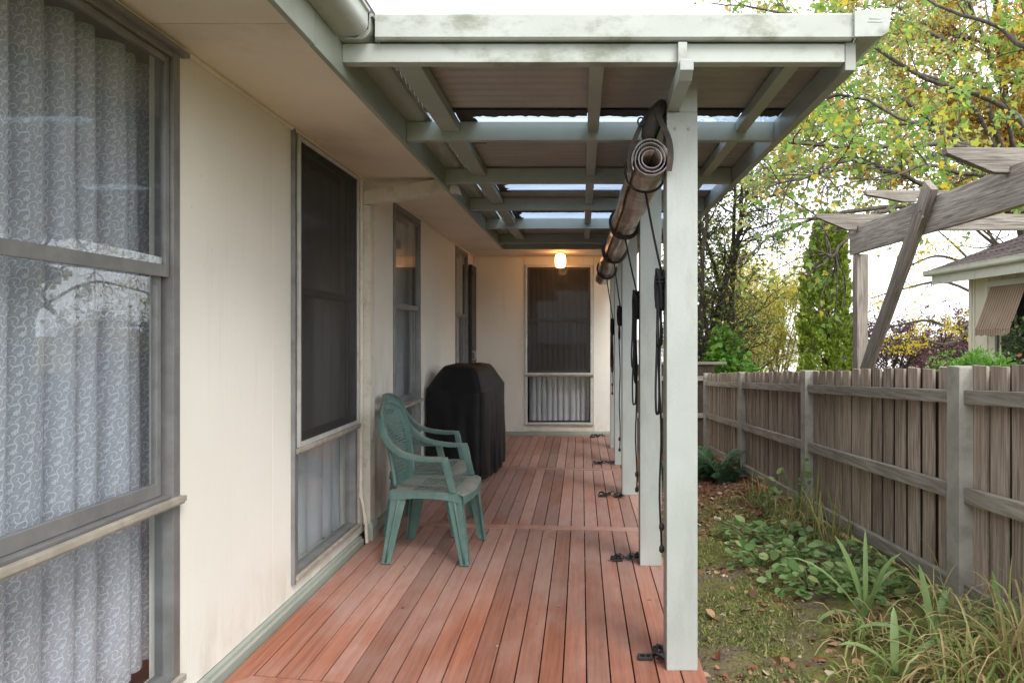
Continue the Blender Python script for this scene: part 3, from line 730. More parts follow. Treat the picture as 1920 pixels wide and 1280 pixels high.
# ------------------------------------------------------------------ rolled blind along the posts
BX = lambda y: .275 - .008 * (y - 2.75)
BZ = lambda y: 2.04 - .017 * (y - 2.75) - .012 * math.sin((y - 2.75) * 1.9) ** 2
blind = empty('rolled_blind', (.275, 2.75, 1.97), label='grimy clear vinyl blind rolled up under the verandah beam', cat='blind')
ys = np.linspace(2.74, 7.72, 60); turns = 3.4; ns = 110
th = np.linspace(0, turns * 2 * np.pi, ns); 
V = []
for side, off in ((0, 0.0), (1, -.0042)):
    for y in ys:
        wob = .004 * np.sin(th * 3 + y * 2.3) + .0035 * np.sin(th * 2 + y * 7) + .002 * np.sin(th * 5 - y * 13)
        r = .034 + (.08 - .034) * th / th[-1] + off + wob * (th / th[-1]) ** 2
        V.append(np.stack([BX(y) + r * np.cos(th + 1.2), np.full(ns, y) + (.006 * np.sin(th * 1.3) if y == ys[0] else 0), BZ(y) + r * np.sin(th + 1.2)], -1))
V = np.concatenate(V); n1 = len(ys) * ns; f = []
for s_ in (0, 1):
    base = s_ * n1
    ii = base + np.arange(n1).reshape(len(ys), ns)
    f.append(np.stack([ii[:-1, :-1], ii[:-1, 1:], ii[1:, 1:], ii[1:, :-1]], -1).reshape(-1, 4))
i0 = np.arange(ns); f.append(np.stack([i0[:-1], i0[1:], n1 + i0[1:], n1 + i0[:-1]], -1))
np_mesh('roll', V, np.concatenate(f), 'vinyl', blind, smooth=True)
# pale cut edge of the spiral
m = MB(); pts = []
for t in th[::2]:
    r = .034 + .046 * t / th[-1] - .002 + .003 * math.sin(t * 3 + 6.3) * (t / th[-1]) ** 2
    pts.append((BX(2.738) + r * math.cos(t + 1.2), 2.738 + .006 * math.sin(t * 1.3), BZ(2.738) + r * math.sin(t + 1.2)))
m.tube(pts, .003, 5); m.build('spiral_edge', 'vinyledge', blind, smooth='all')
# hanging canvas between beam and roll
m = MB(); n = 40; a = []; b = []; c_ = []
for i in range(n + 1):
    y = 2.80 + 4.85 * i / n; a.append((PX0 - .004, y, 2.292)); b.append((PX0 - .05 + .008 * math.sin(y * 5), y, 2.20)); c_.append((BX(y) - .045, y, BZ(y) + .06))
m.faces(a + b + c_, [(i, i + 1, n + 2 + i, n + 1 + i) for i in range(n)] + [(n + 1 + i, n + 2 + i, 2 * n + 3 + i, 2 * n + 2 + i) for i in range(n)])
m.build('canvas_skirt', 'canvas', blind, smooth='all')
STR = [2.95, 4.18, 5.35, 6.65]
for k, y in enumerate(STR):
    m = MB()
    for j, (dy, tw) in enumerate(((0, .0), (.022, .006), (-.02, -.004))):
        if k == 0 and j: continue
        pts = [(BX(y) + (0.0875 + .003 * math.sin(3 * q + j)) * math.cos(q), y + dy + tw * math.sin(2 * q), BZ(y) + (0.0875 + .003 * math.cos(2 * q + j)) * math.sin(q)) for q in np.linspace(0, 2 * np.pi, 29)[:-1]]
        m.tube(pts, .0125 if k else .006, 6, closed=True)
    m.build('strap', 'canvas', blind, smooth='all')
# bunched canvas and strap at the open end, where the roll hangs off the beam
m = MB(); pts = smooth_path([(.333, 2.86, 2.295), (.322, 2.80, 2.27), (.296, 2.775, 2.22), (.272, 2.77, 2.165), (.262, 2.77, 2.12)], 12)
m.tube(pts, [.012, .017, .021, .024, .026, .028, .03, .031, .031, .03, .028, .02], 9); m.build('canvas_fold', 'canvas', blind, smooth='all')
m = MB(); pts = smooth_path([(.325, 2.80, 2.29), (.30, 2.748, 2.25), (.312, 2.733, 2.19), (.343, 2.728, 2.12), (.352, 2.73, 2.05), (.345, 2.735, 1.99)], 14)
m.bar([[p + Vector((-.012, 0, 0)), p + Vector((.012, 0, 0)), p + Vector((.012, .004, 0)), p + Vector((-.012, .004, 0))] for p in pts]); m.build('strap', 'canvas', blind)
m = MB(); pts = smooth_path([(.30, 2.79, 2.27), (.25, 2.765, 2.2), (.212, 2.755, 2.12), (.192, 2.755, 2.05), (.196, 2.76, 1.99)], 12)
m.bar([[p + Vector((-.010, 0, 0)), p + Vector((.010, 0, 0)), p + Vector((.010, .004, 0)), p + Vector((-.010, .004, 0))] for p in pts]); m.build('strap', 'canvas', blind)
MB().tube([(.236 + .012 * math.cos(q), 2.75, 2.19 + .016 * math.sin(q)) for q in np.linspace(0, 2 * np.pi, 13)[:-1]], .004, 5, closed=True).build('ring', 'buckle', blind, smooth='all')

# ------------------------------------------------------------------ tie ropes on the posts
def rope(i, y, yt, zh, loops, ztail, label, wave=.0):
    """cord from the roll at yt to a hank at height zh on the post whose front is at y"""
    px, py = PX0 - .014, y + .075
    rt = empty('tie_rope', (px, py, zh), label=label, cat='rope', group='black tie ropes on the verandah posts')
    a = Vector((BX(yt), yt, BZ(yt) - .086)); b = Vector((px, py, zh))
    MB().tube([a.lerp(b, t) + Vector((0, 0, -.012 * math.sin(math.pi * t))) for t in np.linspace(0, 1, 9)], .0052, 6).build('cord', 'rope', rt, smooth='all')
    m = MB(); h = .16
    for k in range(6):
        ox = -.004 + .009 * math.cos(k * 1.1); oy = .016 * math.sin(k * 1.9)
        pts = [(px + ox + .011 * math.cos(q + k), py + oy + .012 * math.cos(q), zh - h / 2 + (h / 2 + .006 * math.sin(k)) * math.sin(q)) for q in np.linspace(0, 2 * np.pi, 19)[:-1]]
        m.tube(pts, .0058, 6, closed=True)
    for zz in (zh - .035, zh - .05): m.tube([(px + .019 * math.cos(q), py + .026 * math.sin(q), zz) for q in np.linspace(0, 2 * np.pi, 13)[:-1]], .0055, 6, closed=True)
    m.build('hank', 'rope', rt, smooth='all')
    for j, (zl, wd) in enumerate(loops):
        pts = []
        for q in np.linspace(0, 1, 26):
            s = math.sin(q * math.pi); ang = (q - .5) * 2
            pts.append((px - .008 * j - .004 + wave * math.sin(9 * q + j), py - .006 + (wd * math.copysign(abs(ang) ** .5, ang) * min(1, s * 1.6)) * (.35 + .65 * s), zh - .05 - (zh - .05 - zl) * s ** .55))
        # spread the loop across the view, too
        pts = [(x + (yy - py) * .55, yy, z) for x, yy, z in pts]
        MB().tube(pts, .0052, 6).build('loop', 'rope', rt, smooth='all')
    pts = [(px - .004 + .004 * math.sin(t * 14 + i), py - .01 + .01 * math.sin(t * 5), zh - .06 + (ztail - zh + .06) * t) for t in np.linspace(0, 1, 16)]
    MB().tube(pts, .0048, 6).build('tail', 'rope', rt, smooth='all')
    for z in (ztail + .09, ztail):
        x0, y0 = pts[-1][0], pts[-1][1]
        lathe([(.004, z + .028), (.010, z + .02), (.011, z + .004), (.006, z - .004)], x0, y0, 10).build('toggle', 'buckle', rt, smooth=True)
rope(0, POSTS[0], 2.95, 1.61, [(1.30, .042), (1.02, .03)], .46, 'black rope tied on the post nearest the viewer, long loops and two toggles')
rope(1, POSTS[1], 4.18, 1.60, [(1.06, .03), (.93, .04), (1.15, .03)], .42, 'black rope bundle with several long loops on the second post from the front')
rope(2, POSTS[2], 5.35, 1.58, [(1.30, .02)], .36, 'thin black rope hanging almost to the deck on the third post')
rope(3, POSTS[3], 6.65, 1.50, [(.95, .035), (1.0, .03)], .72, 'short black rope with a looped end on the post near the end window')

# webbing straps lying at the foot of the posts
def webbing(x, y, n, sx, sy, label, seed, strap_up=False):
    rg = random.Random(seed); rt = empty('webbing_strap', (x, y, 0), label=label, cat='strap', group='black webbing straps on the deck')
    for k in range(n):
        pts = []; a = rg.uniform(0, 6.28); px, py = x + rg.uniform(-.3, .3) * sx, y + rg.uniform(-.3, .3) * sy
        for j in range(9):
            a += rg.uniform(-1.1, 1.1); px += math.cos(a) * sx * .2; py += math.sin(a) * sy * .2
            px = min(max(px, x - sx), x + sx); py = min(max(py, y - sy), y + sy)
            pts.append(Vector((px, py, .012 + rg.uniform(0, .028) * (1 if 0 < j < 8 else .2))))
        secs_ = []
        for j, p in enumerate(pts):
            t = (pts[min(j + 1, 8)] - pts[max(j - 1, 0)]); t.z = 0; t = t.normalized() if t.length > 1e-6 else Vector((1, 0, 0))
            u = Vector((-t.y, t.x, 0)) * .014; tilt = Vector((0, 0, rg.uniform(-.01, .01))); up = Vector((0, 0, .0018))
            lo = Vector((0, 0, max(0, .004 - min((p - u - tilt).z, (p + u + tilt).z))))
            secs_.append([p - u - tilt + lo, p + u + tilt + lo, p + u + tilt + up + lo, p - u - tilt + up + lo])
        MB().bar(secs_).build('strap', 'buckle', rt)
    bx = MB(); ring_ = lambda: None
    X, Y = x - sx * .7, y
    bx.box(X - .03, X + .03, Y - .02, Y - .011, .003, .015); bx.box(X - .03, X + .03, Y + .011, Y + .02, .003, .015); bx.box(X - .03, X - .021, Y - .0105, Y + .0105, .003, .015); bx.box(X + .021, X + .03, Y - .0105, Y + .0105, .003, .015); bx.box(X - .004, X + .004, Y - .0105, Y + .0105, .004, .016)
    bx.build('buckle', 'buckle', rt, bevel=.002)
webbing(.30, 2.88, 2, .05, .05, 'small black webbing strap with a buckle at the foot of the nearest post', 3)
webbing(.285, 4.12, 4, .10, .04, 'heap of black webbing at the foot of the second post', 4)
webbing(.245, 5.74, 4, .10, .06, 'flat heap of black webbing at the foot of the third post', 5)
webbing(.235, 7.18, 4, .10, .06, 'black webbing lying beside the fourth post', 6)
webbing(.21, 9.0, 4, .09, .05, 'small dark strap lying against the far wall', 8)

# ------------------------------------------------------------------ plastic armchairs
def make_chair(label, loc, rz):
    t = empty('garden_chair', loc, rz, label=label, cat='chair', group='green plastic armchairs by the wall')
    SZ = .425
    hw = lambda x: .235 + .03 * (x + .2) / .42                       # half width of seat at x
    seatz = lambda x, y: SZ - .018 * math.sin(max(0, min(1, (x + .22) / .44)) * math.pi) * (1 - (y / .27) ** 2) + (.0 if x < .17 else -(x - .17) ** 2 * 6)
    # seat: rim and slats
    m = MB(); th_ = .006
    def patch(x0, x1, y0, y1, nx=3, ny=8):
        g = [[None] * (ny + 1) for _ in range(nx + 1)]; vs = []
        for i in range(nx + 1):
            for j in range(ny + 1):
                x = x0 + (x1 - x0) * i / nx; yn = y0 + (y1 - y0) * j / ny; xx = x + (.022 * (1 - yn * yn) if x > .19 else 0); y = yn * hw(x)
                vs.append((xx, y, seatz(xx, y)))
        top = len(vs); vs += [(a, b, c - th_) for a, b, c in vs]; id_ = lambda i, j: i * (ny + 1) + j; fs = []
        for i in range(nx):
            for j in range(ny):
                fs += [(id_(i, j), id_(i + 1, j), id_(i + 1, j + 1), id_(i, j + 1)), tuple(top + q for q in (id_(i, j), id_(i, j + 1), id_(i + 1, j + 1), id_(i + 1, j)))]
        for i in range(nx):
            for j in (0, ny): fs.append((id_(i, j), id_(i + 1, j), top + id_(i + 1, j), top + id_(i, j)))
        for j in range(ny):
            for i in (0, nx): fs.append((id_(i, j), id_(i, j + 1), top + id_(i, j + 1), top + id_(i, j)))
        m.faces(vs, fs)
    patch(-.215, -.11, -1, 1); patch(.145, .225, -1, 1); patch(-.11, .145, -1, -.74, 5, 2); patch(-.11, .145, .74, 1, 5, 2); patch(-.11, .145, -.05, .05, 5, 1)
    ns_ = 15
    for k in range(ns_):
        x = -.105 + .25 * k / (ns_ - 1) - .004
        for a, b in ((-.74, -.05), (.05, .74)): patch(x, x + .0095, a, b, 1, 4)
    # front and side skirts
    def skirt(pts, h):
        vs = []; 
        for (x, y), hh in zip(pts, h):
            z = seatz(x, y) - .001; L = math.hypot(x, y) or 1; o = .006
            vs += [(x, y, z), (x + o * .6, y * 1.0 + math.copysign(o, y) * .4, z - hh), (x - .005, y - math.copysign(.005, y), z - hh), (x - .005, y - math.copysign(.005, y), z - .005)]
        m.bar([vs[4 * i:4 * i + 4] for i in range(len(pts))])
    fr = [(.225 + .022 * (1 - q * q), q * hw(.225)) for q in np.linspace(-1, 1, 15)]
    skirt(fr, [.05 - .018 * (1 - q * q) for q in np.linspace(-1, 1, 15)])
    for s in (-1, 1):
        xs = np.linspace(-.215, .2, 9); skirt([(x, s * hw(x)) for x in xs], [.055 - .02 * math.sin(i / 8 * math.pi) for i in range(9)])
    xs = np.linspace(-1, 1, 7); m.bar([[(-.218, q * .235, SZ), (-.224, q * .235, SZ - .05), (-.219, q * .235, SZ - .05), (-.213, q * .235, SZ)] for q in xs])
    m.build('seat', 'chair', t, local=True, smooth=True)
    # back: curved panel; pos(s, q): s height 0..1, q across -1..1
    def bw(s): return .175 + .035 * math.sin(min(s, .9) * math.pi * .9) - (0 if s < .88 else (s - .88) ** 2 * 7)
    def bp(s, q, o=0):
        x = -.195 - .015 * s - .085 * s * s - .028 * (1 - q * q) + o; z = SZ - .012 + (.505 * s); y = q * bw(s)
        if s > .9: z -= .012 * abs(q) ** 3
        return (x, y, z)
    def bpatch(s0, s1, q0, q1, ns=2, nq=8, tk=.006):
        vs = [bp(s0 + (s1 - s0) * i / ns, q0 + (q1 - q0) * j / nq, o) for o in (.0, -tk) for i in range(ns + 1) for j in range(nq + 1)]
        top = (ns + 1) * (nq + 1); id_ = lambda i, j: i * (nq + 1) + j; fs = []
        for i in range(ns):
            for j in range(nq):
                fs += [(id_(i, j), id_(i + 1, j), id_(i + 1, j + 1), id_(i, j + 1)), tuple(top + k for k in (id_(i, j), id_(i, j + 1), id_(i + 1, j + 1), id_(i + 1, j)))]
        for i in range(ns):
            for j in (0, nq): fs.append((id_(i, j), id_(i + 1, j), top + id_(i + 1, j), top + id_(i, j)))
        for j in range(nq):
            for i in (0, ns): fs.append((id_(i, j), id_(i, j + 1), top + id_(i, j + 1), top + id_(i, j)))
        m.faces(vs, fs)
    m = MB()
    bpatch(0, .14, -1, 1); bpatch(.14, .76, -1, -.72, 8, 2, .011); bpatch(.14, .76, .72, 1, 8, 2, .011); bpatch(.76, .82, -1, 1, 1, 8, .011)
    # head rail with the eye-shaped grip hole
    NQ = 28
    def lid(q):
        return .034 * max(0, 1 - (abs(q) / .5) ** 2.0)
    vs = []; fs = []
    for half, (sa, sb, sg) in enumerate(((.82, .885, -1), (.885, 1.0, 1))):
        for j in range(NQ):
            q0, q1 = -1 + 2 * j / NQ, -1 + 2 * (j + 1) / NQ
            for_q = lambda q: (sa, sb - lid(q)) if sg < 0 else (sa + lid(q), sb)
            b = [bp(for_q(q0)[0], q0), bp(for_q(q1)[0], q1), bp(for_q(q1)[1], q1), bp(for_q(q0)[1], q0)]
            m.hexa(b, [(p[0] - .012, p[1], p[2]) for p in b])
    bk = m.build('backrest', 'chair', t, local=True, smooth=True)
    NS = 20
    for k in range(NS):
        s = .15 + .6 * k / (NS - 1); m = MB(); bpatch(s - .0095, s + .0095, -.72, .72, 1, 6, .005); m.build('slat', 'chair', bk, local=True)
    # rim rolled along the top and sides
    m = MB(); prof = [bp(s, -1, -.006) for s in np.linspace(.05, .97, 18)] + [bp(.995, q, -.006) for q in np.linspace(-.9, .9, 11)] + [bp(s, 1, -.006) for s in np.linspace(.97, .05, 18)]
    m.tube(prof, .0115, 7); m.build('rim', 'chair', bk, local=True, smooth='all')
    for s in (-1, 1):
        # arm: sweeps off the back, runs forward, turns down
        path = smooth_path([(-.27, s * .185, .86), (-.245, s * .225, .775), (-.205, s * .247, .715), (-.125, s * .259, .657), (0, s * .264, .633), (.10, s * .263, .63)], 22)
        sec = []
        for i, p in enumerate(path):
            f = i / 21; wd = .014 + .010 * min(1, f * 2.2); hh = .034 - .008 * f
            tn = (path[min(i + 1, 21)] - path[max(i - 1, 0)]).normalized(); up = Vector((0, 1, 0)).cross(tn) * (-1); up = up if up.z > 0 else -up
            if up.length < .2: up = Vector((1, 0, 0))
            up.normalize(); w_ = Vector((0, 1, 0)) * wd
            sec.append([p - w_, p + w_, p + w_ - up * hh, p - w_ - up * hh])
        m = MB(); m.bar(sec); m.build('armrest', 'chair', t, local=True, bevel=.006, smooth=True, angle=60)
        m = MB(); zz = [(.628, .100, .263, .024, .036), (.60, .112, .262, .023, .036), (.5, .135, .258, .022, .034), (.425, .155, .253, .021, .036)]
        m.bar([[(x - d / 2 + .01, s * y - w_, z), (x + d / 2 + .01, s * y - w_, z), (x + d / 2 + .01, s * y + w_, z), (x - d / 2 + .01, s * y + w_, z)] for z, x, y, w_, d in zz])
        m.build('arm_support', 'chair', t, local=True, bevel=.005, smooth=True, angle=60)
        # legs: angle section with a rib, tapering
        for front in (1, 0):
            m = MB(); secs_ = []; top = .418
            for f in np.linspace(0, 1, 7):
                z = top * (1 - f) + .002 * (f == 1)
                if front: x0 = .165 + .068 * f; y = s * (.252 + .012 * f); d = .088 - .038 * f
                else: x0 = -.16 - .075 * f; y = s * (.228 + .025 * f); d = .095 - .043 * f
                o = .0065; k = .062 - .026 * f
                # L-shaped section: outer face along x, return towards the centre
                xa, xb = x0 - d / 2, x0 + d / 2
                if front: L = [(xa, y), (xb, y), (xb, y - s * k), (xb - o, y - s * k), (xb - o, y - s * o), (xa, y - s * o)]
                else: L = [(xb, y), (xa, y), (xa, y - s * k), (xa + o, y - s * k), (xa + o, y - s * o), (xb, y - s * o)]
                secs_.append([(a, b, z) for a, b in L])
            vs = [p for q_ in secs_ for p in q_]; fs = [tuple(range(6)), tuple(36 + i for i in range(5, -1, -1))]
            for i in range(6):
                for k2 in range(6): fs.append((6 * i + k2, 6 * i + (k2 + 1) % 6, 6 * i + 6 + (k2 + 1) % 6, 6 * i + 6 + k2))
            m.faces(vs, fs)
            lg = m.build('leg', 'chair', t, local=True, bevel=.002)
            m = MB(); xr = lambda f: (.165 + .068 * f) if front else (-.16 - .075 * f); yr = lambda f: s * ((.252 + .012 * f) if front else (.228 + .025 * f))
            m.tube([(xr(f), yr(f) + s * .001, .40 * (1 - f) + .012 * f) for f in np.linspace(0, 1, 5)], [.009, .009, .008, .007, .006], 6); m.build('rib', 'chair', lg, local=True, smooth='all')
    return t
make_chair('faded green plastic armchair, the one nearer the viewer and fully in sight', (-.895, 4.29, .003), R(-3))
make_chair('faded green plastic armchair half hidden behind its twin, beside the covered barbecue', (-1.05, 4.86, .003), R(-3))

# ------------------------------------------------------------------ covered barbecue
bq = empty('covered_barbecue', (-1.10, 6.72, 0), R(-7), label='barbecue under a black cloth cover against the house wall', cat='barbecue')
na, nz = 160, 60; ang = np.linspace(0, 2 * np.pi, na, endpoint=False)
V = []
rgp = rng.uniform(0, 6.28, 12)
for j in range(nz):
    f = j / (nz - 1)
    z = .035 + (1.055 - .035) * f
    if f < .78: hx, hy, ex = .27 + .008 * (1 - f / .78), .47 + .01 * (1 - f / .78), 11.0
    else:
        g_ = (f - .78) / .22; hx = .27 - .115 * g_; hy = .47 - .17 * g_; ex = 11 - 5.0 * g_
        if g_ > .9: sh = max(0, (1 - g_) / .1); hx *= .55 + .45 * sh ** .5; hy *= .55 + .45 * sh ** .5
    ca, sa = np.cos(ang), np.sin(ang); r = (np.abs(ca / hx) ** ex + np.abs(sa / hy) ** ex) ** (-1 / ex)
    low = max(0, .75 - f)
    fold = .011 * low * (np.sin(ang * 9 + rgp[0] + f * 1.2) + .7 * np.sin(ang * 17 + rgp[1] - f * 3) + .5 * np.sin(ang * 26 + rgp[2] + f * 5))
    fold += .006 * np.sin(ang * 5 + 7 * f + rgp[3]) * (1 - f) + .0015 * np.sin(ang * 12 + 9 * f + rgp[4])
    crease = .0015 * math.sin(f * 30 + 1) * np.cos(ang * 3 + rgp[5])
    r = r + fold + crease
    zz = z + (.018 * np.sin(ang * 7 + 1) + .012 * np.sin(ang * 15)) * (f == 0) + .01 * np.sin(ang * 4 + f * 20) * (.3 if f < .9 else 0) + (.012 * np.sin(ang * 2) if f > .6 else 0)
    V.append(np.stack([r * ca, r * sa, zz], -1))
V.append(np.array([[0, 0, 1.06]]))
V = np.concatenate(V); ii = np.arange(na * nz).reshape(nz, na); nx_ = np.roll(ii, -1, 1)
f4 = np.stack([ii[:-1], nx_[:-1], nx_[1:], ii[1:]], -1).reshape(-1, 4)
topf = np.stack([ii[-1], nx_[-1], np.full(na, na * nz), np.full(na, na * nz)], -1)
me = bpy.data.meshes.new('cover'); me.from_pydata(V.tolist(), [], f4.tolist() + [t[:3].tolist() for t in topf]); me.materials.append(MT['cover']); me.polygons.foreach_set('use_smooth', [True] * len(me.polygons))
cv = link('cover', me, bq)
R3 = V[:na * nz].reshape(nz, na, 3)
for j, nm, rr in ((46, 'seam', .004), (1, 'hem', .006)): MB().tube([tuple(v * (1.004, 1.004, 1)) for v in R3[j][::2]], rr, 5, closed=True).build(nm, 'cover', cv, local=True, smooth='all')
for k in range(4):
    kk = int(np.argmin(np.abs(ang - (math.atan2(.47, .27) if k in (0, 2) else math.pi - math.atan2(.47, .27)) - (math.pi if k > 1 else 0)))); MB().tube([tuple(v * (1.004, 1.004, 1)) for v in R3[2:57, kk % na]], .0035, 5).build('seam', 'cover', cv, local=True, smooth='all')
for x, y in ((-.18, -.36), (.18, -.36), (-.18, .36), (.18, .36)):
    m = MB(); m.tube([(x, y - .018, .04), (x, y + .018, .04)], .038, 14); m.build('wheel', 'buckle', bq, local=True, smooth=True)
# bits of debris on the boards
m = MB()
for k in range(46):
    x, y = random.uniform(-1.3, .4), random.uniform(2.75, 8.8); a = random.uniform(0, 6.3); L = random.uniform(.006, .02); w = L * random.uniform(.25, .6); z = .0035
    d = Vector((math.cos(a) * L, math.sin(a) * L, 0)); n_ = Vector((-math.sin(a) * w, math.cos(a) * w, 0)); p = Vector((x, y, z))
    m.faces([p - d, p + n_ + Vector((0, 0, .004)), p + d, p - n_ + Vector((0, 0, .003))], [(0, 1, 2, 3)])
tag(m.build('leaf_litter', 'leaf_dead'), 'specks of dry leaf scattered on the deck boards', 'leaf litter', kind='stuff')
# ------------------------------------------------------------------ paling fence
zf = lambda y: 1.184 - .0625 * (y - 3.43)
fence = empty('paling_fence', (1.9, 3.43, 0), label='weathered grey paling fence with square concrete posts along the garden bed', cat='fence')
FP = [3.43 + 2.325 * k for k in range(-1, 4)]
for y in FP:
    m = MB(); z0 = float(gz(1.9, y)) - .15; t = zf(y) + .004
    m.hexa([(1.836, y - .06, z0), (1.962, y - .06, z0), (1.962, y + .06, z0), (1.836, y + .06, z0)], [(1.838, y - .058, t), (1.96, y - .058, t), (1.96, y + .058, t), (1.838, y + .058, t)])
    m.build('post', 'concrete', fence, bevel=.007)
for a, b in zip(FP, FP[1:]):
    for o0, o1 in ((-.18, -.113), (-.66, -.585), (-1.13, -1.055)):
        MB().bar([[(1.858, y, zf(y) + o0), (1.899, y, zf(y) + o0), (1.899, y, zf(y) + o1), (1.858, y, zf(y) + o1)] for y in (a + .0605, b - .0605)]).build('rail', 'rail', fence, bevel=.004)
    n = 14; step = (b - a) / n
    for k in range(n):
        y0 = a + step * k + random.uniform(-.006, .006); w = .118 + random.uniform(-.008, .008); z0 = float(gz(1.9, y0)) + .03; t = zf(y0 + w / 2) + random.uniform(-.006, .009); tl = random.uniform(-.004, .004); xo = random.uniform(0, .006)
        MB().hexa([(1.9005 + xo, y0, z0), (1.917 + xo, y0, z0), (1.917 + xo, y0 + w, z0), (1.9005 + xo, y0 + w, z0)], [(1.9005 + xo, y0 + tl, t), (1.917 + xo, y0 + tl, t), (1.917 + xo, y0 + w + tl, t + random.uniform(-.004, .004)), (1.9005 + xo, y0 + w + tl, t)]).build('paling', 'paling', fence, bevel=.003)
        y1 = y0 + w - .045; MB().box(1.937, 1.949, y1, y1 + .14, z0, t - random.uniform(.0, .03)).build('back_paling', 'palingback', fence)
# return fence across the end of the garden
f2 = empty('return_fence', (1.2, 10.75, -.5), label='dark paling fence closing the far end of the garden strip', cat='fence')
for k in range(14):
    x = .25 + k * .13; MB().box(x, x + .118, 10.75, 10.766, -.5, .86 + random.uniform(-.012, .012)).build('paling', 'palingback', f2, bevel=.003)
for z in (.62, .05): MB().box(.25, 2.2, 10.705, 10.748, z, z + .07).build('rail', 'railx', f2, bevel=.003)
MB().box(1.1, 2.25, 10.72, 10.8, .87, .91).build('capping', 'railx', f2, bevel=.003)

# ------------------------------------------------------------------ old garden pergola beyond the fence
pg = empty('pergola', (2.22, 5.57, -.2), label='lichen spotted grey timber pergola with a diagonal brace rising behind the fence', cat='pergola')
def rough_bar(secs_, mat, name, parent, n=8, j=.004):
    """bar with slightly uneven faces"""
    out = []; A, B = secs_
    for i in range(n + 1):
        f = i / n; out.append([Vector(a).lerp(Vector(b), f) + Vector([random.uniform(-j, j) for _ in range(3)]) for a, b in zip(A, B)])
    return MB().bar(out).build(name, mat, parent, bevel=.004, smooth=True)
for x, y in ((2.2, 5.53), (4.0, 5.53), (4.0, 2.6), (2.2, 1.6)):
    g0 = float(gz(x, y)) - .1
    rough_bar(([(x, y, g0), (x + .09, y, g0), (x + .09, y + .09, g0), (x, y + .09, g0)], [(x, y, 1.985), (x + .09, y, 1.985), (x + .09, y + .09, 1.985), (x, y + .09, 1.985)]), 'oldz', 'post', pg)
for x in (2.195, 4.0): rough_bar(([(x, 1.4, 1.99), (x + .048, 1.4, 1.99), (x + .048, 1.4, 2.20), (x, 1.4, 2.20)], [(x, 5.68, 1.99), (x + .048, 5.68, 1.99), (x + .048, 5.68, 2.205), (x, 5.68, 2.205)]), 'oldy', 'beam', pg, 14)
for y, ze in ((5.50, .0), (4.52, .0), (3.54, .0), (2.56, 0)):
    m = MB(); z0, z1 = 2.17, 2.30; xs = 1.865 + random.uniform(-.02, .02)
    if y == 4.52: z0, z1 = 2.207, 2.285
    pr = [(xs, z1), (2.6, z1 - .004), (4.25, z1), (4.25, z0), (2.262, z0), (2.262, z0 + .03), (2.19, z0 + .03), (2.188, z0), (xs + .25, z0 + .002), (xs + .01, z1 - .03)]
    m.prism(pr, lambda x, z: (x, y, z), lambda x, z: (x, y + .045, z)); m.build('rafter', 'oldx', pg, bevel=.004)
a = Vector((2.148, 4.30, 2.27)); b = Vector((2.148, 5.50, .80)); Lb = (b - a).length
br = rough_bar(([(0, -.062, 0), (.045, -.062, 0), (.045, .062, 0), (0, .062, 0)], [(0, -.062, Lb), (.045, -.062, Lb), (.045, .062, Lb), (0, .062, Lb)]), 'oldz', 'brace', None, 10)
br.parent = pg; br.location = b - pg.location; br.rotation_euler = (math.atan2((b - a).y, (a - b).z), 0, 0)
for y, z in ((4.40, 2.13), (4.36, 2.08)): MB().tube([(2.140, y, z), (2.15, y, z)], .011, 6).build('bolt', 'aludark', pg)

# ------------------------------------------------------------------ neighbour's house
nh = empty('neighbour_house', (6.5, 10, 0), label='cream house with brown tiled roof beyond the fence', cat='house')
NX, EX, NY0, NY1 = 6.5, 5.97, 6.9, 11.58
MB().box(NX, NX + .1, NY0, NY1, -.5, 2.26).build('wall', 'nwall', nh)
MB().box(NX + .101, 11, NY1 - .1, NY1, -.5, 2.26).build('wall', 'nwall', nh)
for y in np.arange(NY0 + .1, NY1, .37): MB().box(NX - .02, NX - .001, y, y + .045, -.45, 2.255).build('cover_strip', 'nwall', nh, bevel=.003)
MB().box(NX - .03, NX - .0005, NY1 - .08, NY1 + .01, -.45, 2.256).build('corner_board', 'nwall', nh, bevel=.003)
MB().box(EX + .12, NX + .12, NY0, 12.0, 2.262, 2.275).build('soffit', 'ngutter', nh)
MB().box(EX + .095, EX + .118, NY0, 12.0, 2.19, 2.36).build('fascia', 'ngutter', nh, bevel=.003)
MB().prism(gutprof(EX + .094, 2.335, .105, .095, -1), lambda x, z: (x, NY0, z), lambda x, z: (x, 12.12, z)).build('gutter', 'ngutter', nh, smooth=True)
pitch = math.tan(R(21)); rz_ = lambda x: 2.40 + (x - (EX + .06)) * pitch
MB().hexa([(EX + .06, NY0, 2.375), (11, NY0, rz_(11) - .025), (11, 12.0, rz_(11) - .025), (EX + .06, 12.0, 2.375)], [(EX + .06, NY0, 2.395), (11, NY0, rz_(11) - .005), (11, 12.0, rz_(11) - .005), (EX + .06, 12.0, 2.395)]).build('roof', 'rooftile', nh)
MB().hexa([(EX + .13, 11.985, 2.19), (11, 11.985, rz_(11) - .2), (11, 12.005, rz_(11) - .2), (EX + .13, 12.005, 2.19)], [(EX + .13, 11.985, 2.372), (11, 11.985, rz_(11) - .027), (11, 12.005, rz_(11) - .027), (EX + .13, 12.005, 2.372)]).build('barge_board', 'ngutter', nh)
